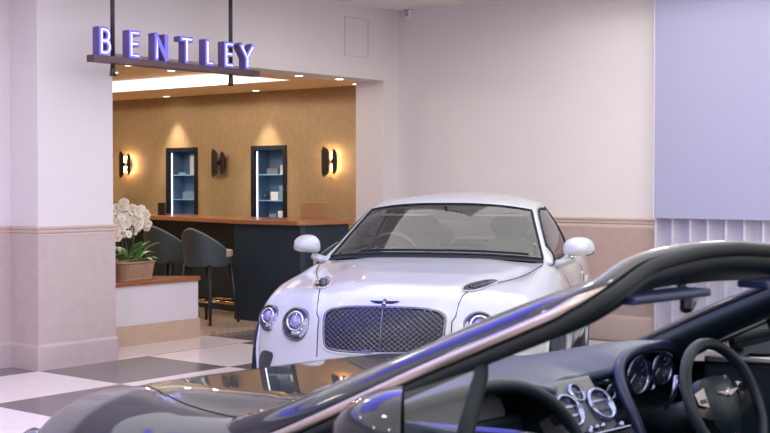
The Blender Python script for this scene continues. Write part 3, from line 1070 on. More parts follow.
def wheel(root, x, y, s):
    t = bpy.data.objects.new('wheel', None); t.empty_display_size = .1; link(t, root); t.location = (x, y, WHR)
    M = Matrix.Rotation(-s * PI / 2, 4, 'X')
    bm = bmesh.new()
    lathe(bm, [(.235, -.12), (.30, -.125), (.335, -.11), (WHR - .002, -.07), (WHR - .002, .07), (.335, .11), (.30, .125), (.258, .12), (.25, .10)], 48, M)
    bm_obj('tyre', bm, TYRE, t, smooth=True)
    bm = bmesh.new()
    lathe(bm, [(.25, -.10), (.252, .10), (.262, .122), (.25, .118), (.238, .08), (.225, -.05)], 48, M)
    lathe(bm, [(0, .09), (.05, .09), (.06, .075), (.06, .02)], 24, M)
    for k in range(10):
        a = 2 * PI * k / 10
        box(bm, .03, .245, -.016, .016, .045, .075, M=M @ Matrix.Rotation(a, 4, 'Z'))
    bm_obj('rim', bm, RIM, t)
    bm = bmesh.new(); lathe(bm, [(0, -.02), (.19, -.02), (.19, 0), (0, 0)], 32, M)
    bm_obj('brake_disc', bm, DCHROME, t)


def headlight(root, bvh, y, z, r, m_in):
    p, n = front(bvh, y, z, 0)
    d = (Vector(n) * .55 + Vector((-1, 0, 0)) * .45).normalized()
    t = bpy.data.objects.new('headlight', None); t.empty_display_size = .05; link(t, root); t.location = p
    M = face_to(d)
    bm = bmesh.new(); lathe(bm, [(r * 1.02, -.03), (r * 1.02, .012), (r * .93, .022), (r * .86, .012), (r * .86, -.02)], 40, M)
    bm_obj('bezel', bm, DCHROME, t, smooth=True)
    bm = bmesh.new(); lathe(bm, [(0, .004), (r * .9, .008)], 40, M)
    bm_obj('reflector_bowl', bm, mat('lamp_black', (.05, .05, .07, 1), .2, .4), t, smooth=True)
    bm = bmesh.new()
    cx = M @ Matrix.Translation((0, r * .18, 0))
    lathe(bm, [(r * .58, .01), (r * .62, .026), (r * .55, .034), (r * .48, .026), (r * .46, .012)], 36, cx)
    bm_obj('lamp_ring', bm, CHROME, t, smooth=True)
    bm = bmesh.new(); lathe(bm, [(0, .042), (r * .2, .038), (r * .36, .027), (r * .42, .012)], 28, cx)
    bm_obj('projector_lens', bm, m_in, t, smooth=True)
    bm = bmesh.new(); lathe(bm, [(r * .50, .009), (r * .56, .018), (r * .50, .022)], 28, M @ Matrix.Translation((0, -r * .34, 0)) @ Matrix.Scale(.62, 4, (0, 1, 0)))
    lathe(bm, [(0, .018), (r * .3, .012)], 20, M @ Matrix.Translation((0, -r * .5, 0)) @ Matrix.Scale(.6, 4, (0, 1, 0)))
    bm_obj('indicator_ring', bm, CHROME, t, smooth=True)
    bm = bmesh.new(); lathe(bm, [(r * .88, .016), (r * .6, .040), (r * .3, .052), (0, .056)], 36, M)
    bm_obj('headlight_glass', bm, LENSG, t, smooth=True)
    return t


def badge_mesh(s):
    """winged emblem, flat in the x-y plane, wing span about 2*s along x"""
    bm = bmesh.new()
    for sg in (-1, 1):
        for k in range(3):
            y0 = .06 - .075 * k
            pts = [(sg * .12, y0 + .05), (sg * (1.0 - .22 * k), .13 - .05 * k), (sg * (.86 - .24 * k), .06 - .08 * k), (sg * .12, y0 - .02)]
            vs = [bm.verts.new((p[0] * s, p[1] * s, 0)) for p in pts]; vt = [bm.verts.new((p[0] * s, p[1] * s, .06 * s)) for p in pts]
            bm.faces.new(vs[::-1]); bm.faces.new(vt)
            for i in range(4):
                bm.faces.new([vs[i], vs[(i + 1) % 4], vt[(i + 1) % 4], vt[i]])
    lathe(bm, [(.19 * s, 0), (.19 * s, .07 * s), (.14 * s, .10 * s), (0, .10 * s)], 20, Matrix.Scale(1.2, 4, (0, 1, 0)))
    return bm


def b_letter_mesh(s):
    bm = bmesh.new()
    for st in LET['B'][1]:
        tube(bm, [((p[0] - .5) * .14 * s, (p[1] - .5) * .26 * s, .115 * s) for p in st], .022 * s, 5)
    return bm


def mirror(root, y, paint, glassm, x=1.93, z=1.04, rz=0):
    s = 1 if y > 0 else -1
    t = bpy.data.objects.new('door_mirror', None); t.empty_display_size = .05; link(t, root); t.location = (x, y, z); t.rotation_euler = (0, 0, rz)
    if not (x < 2 and z > 1.02): t.scale = (1.15, 1.15, 1.2)

    def shell(u, v):
        # u 0..1 front(closed)->back(open); v angle
        a = v
        k = math.sin(PI / 2 * u) ** .55
        ca, sa = math.cos(a), math.sin(a)
        ex = .75
        yy = .118 * abs(ca) ** ex * np.sign(ca) * k
        zz = .082 * abs(sa) ** ex * np.sign(sa) * k
        if zz < 0: zz *= .62 if x < 2 and z > 1.02 else .9
        zz += -.012 * (yy / .118) * s * -1 * .0 + .010 * (1 - (yy / .118) ** 2)
        xx = -.10 + .14 * u
        xx += .03 * (yy * s / .118)
        return (xx, yy, zz)
    us = np.linspace(.02, 1, 10); vs = np.linspace(0, 2 * PI, 33)
    V, F = grid_mesh(shell, us, vs)
    F.append(tuple(range(32)))
    mesh_obj('mirror_housing', V, F, paint, t)
    V2 = [(shell(1, v)[0] + .003, shell(1, v)[1] * .86, shell(1, v)[2] * .84) for v in vs[:-1]]
    mesh_obj('mirror_glass', V2, [tuple(range(32))], glassm, t, smooth=False)
    bm = bmesh.new()
    tube(bm, [(.0, -s * .06, -.055), (.01, -s * .12, -.085), (.0, -s * .22, -.115)], [.03, .024, .03], 10, flat=.7)
    bm_obj('mirror_arm', bm, paint, t, smooth=True)
    bm = bmesh.new()
    tube(bm, [Vector(shell(.62, -.25 * PI + k * 0)) * 1.0 if False else Vector(shell(.5, a)) for a in (np.linspace(-.12, -1.25, 8) if s > 0 else np.linspace(PI + .12, PI + 1.25, 8))], .006, 6)
    bm_obj('indicator_strip', bm, mat('indicator_smoke', S(70, 64, 64), .2), t, smooth=True)
    return t


def seat(root, x, y, m, m2):
    t = bpy.data.objects.new('seat', None); t.empty_display_size = .1; link(t, root); t.location = (x, y, 0)
    def back(u, v):
        a = 2 * PI * v
        w_ = .235 + .02 * math.sin(PI * u) - .06 * u
        d = .07 - .02 * u
        ca, sa = math.cos(a), math.sin(a)
        k = min(1, (u * 12) ** .5) * min(1, ((1 - u) * 12 + .02) ** .5)
        yy = w_ * abs(ca) ** .6 * np.sign(ca) * k; xx = d * abs(sa) ** .8 * np.sign(sa) * k
        xx -= .05 * (abs(yy) / .25) ** 2
        z = .42 + .62 * u
        return (xx + .30 * u + .20, yy, z)
    V, F = grid_mesh(back, np.linspace(0, 1, 22), np.linspace(0, 1, 29))
    mesh_obj('seat_back', V, F, m, t)
    bm = bmesh.new(); box(bm, -.32, .24, -.25, .25, .28, .47, bev=.05); bm_obj('seat_base', bm, m, t, smooth=True)
    def hr(u, v):
        a = 2 * PI * v; k = math.sin(PI * min(1, max(0, u * .96 + .02))) ** .4
        return (.53 + .05 * math.sin(a) * k + .03 * u, .165 * abs(math.cos(a)) ** .6 * np.sign(math.cos(a)) * k, 1.02 + .19 * u)
    V, F = grid_mesh(hr, np.linspace(0, 1, 14), np.linspace(0, 1, 25))
    mesh_obj('headrest', V, F, m2, t)
    return t


def steering_wheel(root, y, x=2.30, z=.885, mm=None, r=.185, seen=True):
    t = bpy.data.objects.new('steering_wheel', None); t.empty_display_size = .05; link(t, root); t.location = (x, y, z)
    # wheel plane normal faces back and up
    M = face_to((math.cos(R(24)), 0, math.sin(R(24))))
    # in M frame: x right (car y...), y up
    bm = bmesh.new()
    pts = [M @ Vector((r * math.cos(a), r * math.sin(a) * .985, 0)) for a in np.linspace(0, 2 * PI, 65)[:-1]]
    tube(bm, pts, .0175, 12, closed=True)
    bm_obj('rim', bm, mm, t, smooth=True)
    bm = bmesh.new()
    for k in (-1, 1):
        prism_pts = [(k * .055, .035), (k * (r - .01), .03), (k * (r - .008), -.012), (k * .06, -.05)]
        vs = [bm.verts.new(M @ Vector((p[0], p[1], -.022))) for p in prism_pts]; vt = [bm.verts.new(M @ Vector((p[0], p[1], -.006))) for p in prism_pts]
        bm.faces.new(vs); bm.faces.new(vt[::-1])
        for i in range(4): bm.faces.new([vs[i], vs[(i + 1) % 4], vt[(i + 1) % 4], vt[i]])
    pp = [(-.035, -.04), (.035, -.04), (.025, -r + .01), (-.025, -r + .01)]
    vs = [bm.verts.new(M @ Vector((p[0], p[1], -.022))) for p in pp]; vt = [bm.verts.new(M @ Vector((p[0], p[1], -.006))) for p in pp]
    bm.faces.new(vs); bm.faces.new(vt[::-1])
    for i in range(4): bm.faces.new([vs[i], vs[(i + 1) % 4], vt[(i + 1) % 4], vt[i]])
    bm_obj('spokes', bm, BLK, t)
    bm = bmesh.new()
    def hub(u, v):
        a = 2 * PI * v
        q = 1.22 * Vector((.078 * abs(math.cos(a)) ** .6 * np.sign(math.cos(a)) * u, .07 * abs(math.sin(a)) ** .6 * np.sign(math.sin(a)) * u + .0, .028 * (1 - u ** 3) - .012))
        if q.y < 0: q.x *= 1 - .35 * abs(q.y) / .07; q.y *= 1.15
        return tuple(M @ q)
    V, F = grid_mesh(hub, np.linspace(0.01, 1, 8), np.linspace(0, 1, 33))
    V2, F2 = grid_mesh(lambda u, v: tuple(Vector(hub(1, v)) + M.to_3x3() @ Vector((0, 0, -.03 * u))), [0, 1], np.linspace(0, 1, 33))
    o = mesh_obj('airbag_hub', V + V2, F + [tuple(i + len(V) for i in f) for f in F2], mm, t)
    if seen:
        bm = badge_mesh(.058)
        bmesh.ops.transform(bm, matrix=M @ Matrix.Translation((0, .025, .0205)), verts=bm.verts)
        bm_obj('winged_badge', bm, CHROME, t)
        for k in (-1, 1):
            bm = bmesh.new()
            pts = [(k * .092, .055), (k * .150, .042), (k * .145, .010), (k * .098, -.004)]
            vs = [bm.verts.new(M @ Vector((p[0], p[1], -.003))) for p in pts]
            vt = [bm.verts.new(M @ Vector((p[0], p[1], .004))) for p in pts]
            bm.faces.new(vs[::-1]); bm.faces.new(vt)
            for i in range(4): bm.faces.new([vs[i], vs[(i + 1) % 4], vt[(i + 1) % 4], vt[i]])
            bm_obj('spoke_trim', bm, CHROME, t)
            bm = bmesh.new(); box(bm, k * .118 - .012, k * .118 + .012, .010, .022, .004, .008, M=M)
            bm_obj('button', bm, BLK, t)
            bm = bmesh.new()
            tube(bm, [M @ Vector((k * .125, -.05, -.04)), M @ Vector((k * .135, .02, -.04)), M @ Vector((k * .125, .085, -.045))], [.006, .010, .007], 8)
            bm_obj('shift_paddle', bm, DCHROME, t, smooth=True)
    bm = bmesh.new(); tube(bm, [M @ Vector((0, 0, -.02)), M @ Vector((0, 0, -.28))], [.045, .05], 14)
    bm_obj('steering_column', bm, INT_D, t, smooth=True)
    return t


def common(root, B, paint, ghz_lens, white):
    body, bvh = build_body(root, B, paint)
    dz = -B.drop * .9
    # grille
    zt, zb = .782 + dz, .545 + dz * .8
    out = []
    for a in np.linspace(0, 2 * PI, 73)[:-1]:
        ca, sa = math.cos(a), math.sin(a)
        y = .352 * abs(ca) ** .28 * np.sign(ca); z = abs(sa) ** .28 * np.sign(sa)
        y *= 1 + .02 * z
        zz = (zt + zb) / 2 + z * (zt - zb) / 2
        if z > 0: zz += .012 * (1 - (y / .35) ** 2) - .010 * (abs(y) / .35) ** 4
        out.append((y, zz))
    fp = lambda y, z: front(bvh, y, z, .003)
    gr = patch('grille', out, fp, mat('grille_black', (.02, .022, .03, 1), .5), root)
    bm = bmesh.new()
    def inside(y, z):
        j = 0; c = False; n = len(out)
        for i in range(n):
            y1, z1 = out[i]; y2, z2 = out[i - 1]
            if (z1 > z) != (z2 > z) and y < (y2 - y1) * (z - z1) / (z2 - z1) + y1: c = not c
        return c
    sp = .034
    for sg in (-1, 1):
        for k in range(-26, 27):
            seg = []
            for tt in np.linspace(-.26, .26, 40):
                y = k * sp + sg * tt * 1.25; z = (zt + zb) / 2 + tt
                if abs(y) < .37 and inside(y, z):
                    seg.append(front(bvh, y, z, .010 + (.002 if sg > 0 else 0))[0])
            if len(seg) > 2:
                tube(bm, seg, .0030, 5, cap=False)
    bm_obj('wire_mesh', bm, DCHROME, gr, smooth=True)
    bm = bmesh.new(); tube(bm, [front(bvh, y, z, .006)[0] for y, z in out], .009, 8, closed=True)
    bm_obj('grille_frame', bm, DCHROME, gr, smooth=True)
    bm = bmesh.new(); tube(bm, [front(bvh, 0, z, .014)[0] for z in np.linspace(zb + .004, zt + .008, 8)], .004, 6)
    bm_obj('grille_bar', bm, DCHROME, gr, smooth=True)
    # outward swelling lip around the grille in body colour
    bm = bmesh.new(); tube(bm, [front(bvh, y * 1.045, (z - (zt + zb) / 2) * 1.09 + (zt + zb) / 2, -.004)[0] for y, z in out], .014, 10, closed=True)
    bm_obj('grille_surround', bm, paint, gr, smooth=True)
    # lower intakes
    def rrect(yc, zc, hw, hh, e=.4, sk=0):
        o_ = []
        for a in np.linspace(0, 2 * PI, 41)[:-1]:
            ca, sa = math.cos(a), math.sin(a)
            z = hh * abs(sa) ** e * np.sign(sa)
            o_.append((yc + hw * abs(ca) ** e * np.sign(ca) + sk * z, zc + z))
        return o_
    patch('lower_intake', rrect(0, .30 + dz * .4, .42, .065), fp, mat('grille_black', (0, 0, 0, 1)), root)
    for s in (-1, 1):
        patch('side_intake', rrect(s * .80, .42 + dz * .5, .065, .075, .6, -s * .5), fp, mat('grille_black', (0, 0, 0, 1)), root)
        headlight(root, bvh, s * .545, .675 + dz * .7, .100, ghz_lens)
        headlight(root, bvh, s * .765, .688 + dz * .7, .082, ghz_lens)
        # bonnet shut line
        bm = bmesh.new(); pts = []
        for u in np.linspace(0, 1, 40):
            if u < .35:
                k = u / .35
                pts.append(front(bvh, s * (.395 + .0 * k), .50 + (.23) * k + dz, .0005)[0])
            else:
                k = (u - .35) / .65
                pts.append(topp(bvh, .13 + 1.50 * k, s * (.40 + .37 * smooth01(k * .9 + .1)), .0005)[0])
        tube(bm, pts, .0035 if white else .0020, 5)
        bm_obj('bonnet_gap', bm, RUB, root, smooth=True)
        # bonnet vent
        if not white: continue
        v = bpy.data.objects.new('bonnet_vent', None); v.empty_display_size = .05; link(v, root)
        ol = []
        for a in np.linspace(0, 2 * PI, 33)[:-1]:
            ca, sa = math.cos(a), math.sin(a)
            lx = .25 * abs(ca) ** .8 * np.sign(ca); ly = .050 * abs(sa) ** .8 * np.sign(sa) * (1 - .3 * lx / .25)
            ang = R(14) * s
            ol.append((.60 + lx * math.cos(ang) - ly * math.sin(ang), s * .50 + lx * math.sin(ang) + ly * math.cos(ang)))
        patch('vent_recess', ol, lambda x, y: topp(bvh, x, y, .004), BLK, v, 5)
        bm = bmesh.new(); tube(bm, [topp(bvh, x, y, .005)[0] for x, y in ol], .005, 6, closed=True)
        bm_obj('vent_rim', bm, paint, v, smooth=True)
        for k in range(6):
            bm = bmesh.new()
            c = -.14 + k * .052
            a0 = Vector((.60 + c, s * .50 + s * c * .25)); 
            tube(bm, [topp(bvh, a0.x - .012, a0.y - .026, .008)[0], topp(bvh, a0.x + .012, a0.y + .026, .008)[0]], .005, 5)
            bm_obj('vent_fin', bm, DCHROME, v, smooth=True)
    # badge
    p, n = proj(bvh, (-.9, 0, .862 + dz + .62), (.77, 0, -.5), .002)
    n = Vector(n)
    z = n; x = Vector((0, 1, 0)); y = z.cross(x); M = Matrix((x, y, z)).transposed().to_4x4()
    M.translation = p
    if M.to_3x3().determinant() < 0 or y.z < 0:
        x = -x; y = z.cross(x); M = Matrix((x, y, z)).transposed().to_4x4(); M.translation = p
    bm = badge_mesh(.086); bmesh.ops.transform(bm, matrix=M @ Matrix.Scale(1.5, 4, (0, 1, 0)), verts=bm.verts)
    bd = bm_obj('winged_badge', bm, mat('badge_dark', S(44, 44, 54), .3, .5), root)
    bm = b_letter_mesh(.082); bmesh.ops.transform(bm, matrix=M, verts=bm.verts)
    bm_obj('badge_letter', bm, CHROME, bd)
    for wx in WHX:
        for s in (-1, 1):
            wheel(root, wx, s * .83, s)
            bm = bmesh.new()
            pts = []
            for a in np.linspace(-.06 * PI, 1.06 * PI, 30):
                xx = wx + (WHR + .042) * math.cos(a); zz = WHZ + (WHR + .042) * math.sin(a)
                pts.append(side(bvh, xx, max(.2, zz), s, 0)[0])
            tube(bm, pts, .016, 8); bm_obj('wheel_arch', bm, paint, root, smooth=True)
        for s in (-1, 1):
            bm = bmesh.new()
            lathe(bm, [(WHR + .05, .0), (WHR + .05, .34), (0, .34)], 36, Matrix.Translation((wx, s * .93, WHZ)) @ Matrix.Rotation(s * PI / 2, 4, 'X'))
            bm_obj('wheel_well', bm, RUB, root, smooth=False)
    for s in (-1, 1):
        # door shut lines and handles
        for x0 in (1.93, 3.28):
            bm = bmesh.new(); tube(bm, [side(bvh, x0 + .05 * (z - .3), z, s, .0005)[0] for z in np.linspace(.26, .86, 16)], .003, 5)
            bm_obj('door_gap', bm, RUB, root, smooth=True)
        bm = bmesh.new(); tube(bm, [side(bvh, x, .80, s, .022)[0] for x in np.linspace(2.98, 3.18, 6)], .010, 8)
        bm_obj('door_handle', bm, CHROME if not white else paint, root, smooth=True)
        bm = bmesh.new(); box(bm, 4.60, 4.66, s * .62 - .13, s * .62 + .13, .68, .78, bev=.02)
        bm_obj('tail_light', bm, mat('tail_red', S(120, 12, 16), .2, coat=.5), root)
        # door cards inside
        bm = bmesh.new(); box(bm, 1.70 if white else 2.02, 3.62, s * .775 - .03, s * .775 + .03, .25, .925 if white else .955, bev=.02)
        bm_obj('door_card', bm, INT_D if not white else INT_G, root)
        # belt seal
        bm = bmesh.new(); tube(bm, [(x, s * .80, B.ztop(x, .8) - .004) for x in np.linspace(1.95 if white else 2.10, 3.72, 14)], .010, 6)
        bm_obj('belt_moulding', bm, RUB, root, smooth=True)
        mx = (1.93, 1.0, 1.04) if white else ((2.25, .97, .962) if s < 0 else (2.06, 1.06, 1.0))
        mirror(root, s * mx[1], paint, mat('mirror_glass', S(120, 130, 140), .03, 1), mx[0], mx[2], -s * R(12 if white else 28))
    bm = bmesh.new(); box(bm, 1.5, 3.9, -.76, .76, .20, .24); box(bm, 1.62, 1.68, -.74, .74, .24, .80); box(bm, 3.72, 3.76, -.74, .74, .24, .93)
    bm_obj('cabin_floor', bm, INT_G, root)
    # rear deck behind the cabin
    return body, bvh


def coupe():
    root = thing('coupe_car', 'white luxury coupe with black mesh grille facing the viewer', 'car', (-.563, -3.978, 0), R(26.1))
    B = Body(0.0, .03)
    paint = mat('white_paint', S(190, 194, 193), .32, coat=.8, coat_rough=.04)
    common(root, B, paint, mat('lens_blue', S(150, 150, 185), .08, .5, coat=1), True)
    # greenhouse
    K = [  # belt(x,y,z)  rail(x,y,z)  centre(x,z)
        ((1.72, .812, .948), (1.74, .806, .958), (1.46, 1.006)),
        ((2.42, .840, .950), (2.47, .635, 1.315), (2.34, 1.372)),
        ((2.95, .830, .965), (2.95, .635, 1.345), (2.90, 1.425)),
        ((3.45, .800, .985), (3.35, .600, 1.320), (3.40, 1.395)),
        ((4.15, .700, 1.00), (4.05, .640, 1.010), (4.25, 1.000))]

    def cr(arr, u):
        n = len(arr) - 1; i = min(n - 1, int(u)); t = u - i
        p = [np.array(arr[max(0, min(n, i + k))], float) for k in (-1, 0, 1, 2)]
        if i == 0:      # keep the windscreen straight
            m1 = p[2] - p[1]; m2 = (p[2] - p[1]) * .55 + (p[3] - p[2]) * .3
        else:
            m1 = (p[2] - p[0]) / 2; m2 = (p[3] - p[1]) / 2
            if i == 1: m1 = (p[1] - p[0]) * .55 + (p[2] - p[1]) * .3
        h = [2 * t**3 - 3 * t**2 + 1, t**3 - 2 * t**2 + t, -2 * t**3 + 3 * t**2, t**3 - t**2]
        return h[0] * p[1] + h[1] * m1 + h[2] * p[2] + h[3] * m2

    bl = [k[0] for k in K]; rl = [k[1] for k in K]; cl = [k[2] for k in K]

    def P(u, v):
        """v: -1..1 is the top between the rails, beyond that the side down to the belt (|v|=2)"""
        sg = 1 if v >= 0 else -1; a = abs(v)
        r = cr(rl, u); c = cr(cl, u); b = cr(bl, u)
        if a <= 1:
            return (c[0] + (r[0] - c[0]) * a ** 2.2, sg * r[1] * a, c[1] + (r[2] - c[1]) * a ** 2.6)
        t = a - 1
        q = r + (b - r) * t
        bulge = .022 * math.sin(PI * t)
        # soften the rail edge
        return (q[0], sg * (q[1] + bulge), q[2])
    ue = [0, .06, .94, 1.0, 1.15, 1.4, 1.7, 2.0, 2.3, 2.55, 2.75, 3.0, 3.12, 3.4, 3.7, 3.88, 4.0]
    un = sorted(set(list(np.round(np.linspace(.06, .94, 13), 4)) + ue + [.30, .62]))
    ve = [-2, -1.95, -1.8, -1.6, -1.4, -1.2, -1.1, -1, -.955, -.8, -.6, -.4, -.2, 0]
    vn = ve + [-v for v in ve[:-1][::-1]]

    def region(u, v):
        a = abs(v)
        if a < .955 and .06 < u < .94: return 'w'
        if u < .06 and a < .955: return 'k'
        if a < .9 and 3.12 < u < 3.88: return 'r'
        if 1.10 < a < 1.95 and .30 < u < 2.75:
            return 's'
        return 'b'
    def build(name, regs, m, off=0, sgn=None, par=root, th=0):
        V = [P(u, v) for u in un for v in vn]; nv = len(vn); F = []
        for i in range(len(un) - 1):
            for j in range(nv - 1):
                uc = (un[i] + un[i + 1]) / 2; vc = (vn[j] + vn[j + 1]) / 2
                if region(uc, vc) in regs and (sgn is None or vc * sgn > 0):
                    F.append((i * nv + j, i * nv + j + 1, (i + 1) * nv + j + 1, (i + 1) * nv + j))
        used = sorted({a for f in F for a in f}); mp = {a: i for i, a in enumerate(used)}
        o = mesh_obj(name, [V[a] for a in used], [tuple(mp[a] for a in f) for f in F], m, par)
        if th: solid(o, th, -1)
        return o
    build('roof_shell', ('b',), paint, th=.022)
    wsc = build('windscreen', ('w',), WGL)
    build('cowl_panel', ('k',), RUB)
    build('rear_window', ('r',), SGL)
    sw = [build('side_window', ('s',), SGL, sgn=s) for s in (-1, 1)]
    # black glass borders
    def border(par, u0, u1, v0, v1, wdt, up=None):
        bm = bmesh.new(); pts = []
        N = 24
        for k in range(N): pts.append(P(u0, v0 + (v1 - v0) * k / N))
        for k in range(N): pts.append(P(u0 + (u1 - u0) * k / N, v1))
        for k in range(N): pts.append(P(u1, v1 + (v0 - v1) * k / N))
        for k in range(N): pts.append(P(u1 + (u0 - u1) * k / N, v0))
        tube(bm, pts, wdt, 6, closed=True)
        bm_obj('glass_seal', bm, RUB, par, smooth=True)
    border(wsc, .06, .94, -.955, .955, .009)
    V, F = [], []
    # wide black band printed on the glass edge
    for (u0, u1, v0, v1) in [(.06, .11, -.955, .955), (.885, .94, -.955, .955), (.11, .885, -.955, -.925), (.11, .885, .925, .955)]:
        us = np.linspace(u0, u1, 8 if u1 - u0 > .3 else 3); vs = np.linspace(v0, v1, 25 if v1 - v0 > .5 else 3)
        v_, f_ = grid_mesh(lambda u, v: (lambda p: (p[0] + .004, p[1], p[2] - .004))(P(u, v)), us, vs)
        F += [tuple(a + len(V) for a in f) for f in f_]; V += v_
    mesh_obj('glass_border_print', V, F, RUB, wsc)
    for s, o in zip((-1, 1), sw):
        border(o, .30, 2.75, s * 1.10, s * 1.95, .010)
    # wipers
    for s0, s1 in ((.50, -.18), (-.05, -.66)):
        bm = bmesh.new(); tube(bm, [Vector(P(.085, y / .785)) + Vector((-.012, 0, .014)) for y in np.linspace(s0, s1, 12)], .008, 6)
        bm_obj('wiper', bm, RUB, root, smooth=True)
    # cowl under the windscreen
    V, F = grid_mesh(lambda u, v: (1.40 + .45 * (v / .965) ** 2 + .13 * u, v, B.ztop(1.45, v) - .018 + .004 * u), np.linspace(0, 1, 4), np.linspace(-.60, .60, 22))
    mesh_obj('cowl', V, F, RUB, root)
    # interior: dash, seats, wheel
    def dash(u, v):
        x = 1.50 + .40 * (v / .95) ** 2 + .42 * u - .1 * u * (v / .76) ** 2
        z = .985 + .01 * math.sin(PI * min(1, u * 1.2)) - .35 * max(0, u - .85) / .15 * .6
        return (x, v, z)
    V, F = grid_mesh(dash, np.linspace(0, 1, 14), np.linspace(-.755, .755, 26))
    mesh_obj('dashboard', V, F, INT_G, root)
    steering_wheel(root, .38, 2.12, .97, INT_G, .185, False)
    for y in (-.37, .37):
        seat(root, 2.55, y, mat('grey_seat_leather', S(88, 84, 90), .5, var=.05), mat('grey_headrest', S(84, 80, 86), .5)).location.z = .06
    for y in (-.36, .36):
        st = seat(root, 3.25, y, mat('grey_seat_leather', (0, 0, 0, 1)), mat('grey_headrest', (0, 0, 0, 1)))
        st.name = 'rear_seat'; st.location.z = -.06
    bm = bmesh.new(); box(bm, 3.62, 4.1, -.60, .60, .90, .955, bev=.01); bm_obj('parcel_shelf', bm, INT_G, root)
    # interior mirror and sun visors
    t = bpy.data.objects.new('rear_view_mirror', None); link(t, root); t.location = (2.37, 0.02, 1.275)
    bm = bmesh.new(); box(bm, -.02, .02, -.11, .11, -.03, .03, bev=.014); bm_obj('housing', bm, INT_G, t)
    bm = bmesh.new(); tube(bm, [(-.02, 0, .02), (-.06, 0, .070)], .012, 8); bm_obj('stalk', bm, BLK, t)
    for s in (-1, 1):
        bm = bmesh.new(); box(bm, 2.46, 2.60, s * .36 - .19, s * .36 + .19, 1.262, 1.276, bev=.005)
        bm_obj('sun_visor', bm, mat('cream_lining', S(238, 226, 196), .7), root)
    bm = bmesh.new(); tube(bm, [front_pt for front_pt in [P(u, -1.97) for u in np.linspace(.1, .35, 6)]], .012, 6)
    bm_obj('quarter_trim', bm, RUB, root, smooth=True)
    # triangular mirror mounts
    for s in (-1, 1):
        bm = bmesh.new()
        tube(bm, [(1.95, s * .80, .93), (1.97, s * .90, .955), (1.97, s * .96, .98)], [.035, .028, .026], 10)
        bm_obj('mirror_mount', bm, paint, root, smooth=True)
    return root


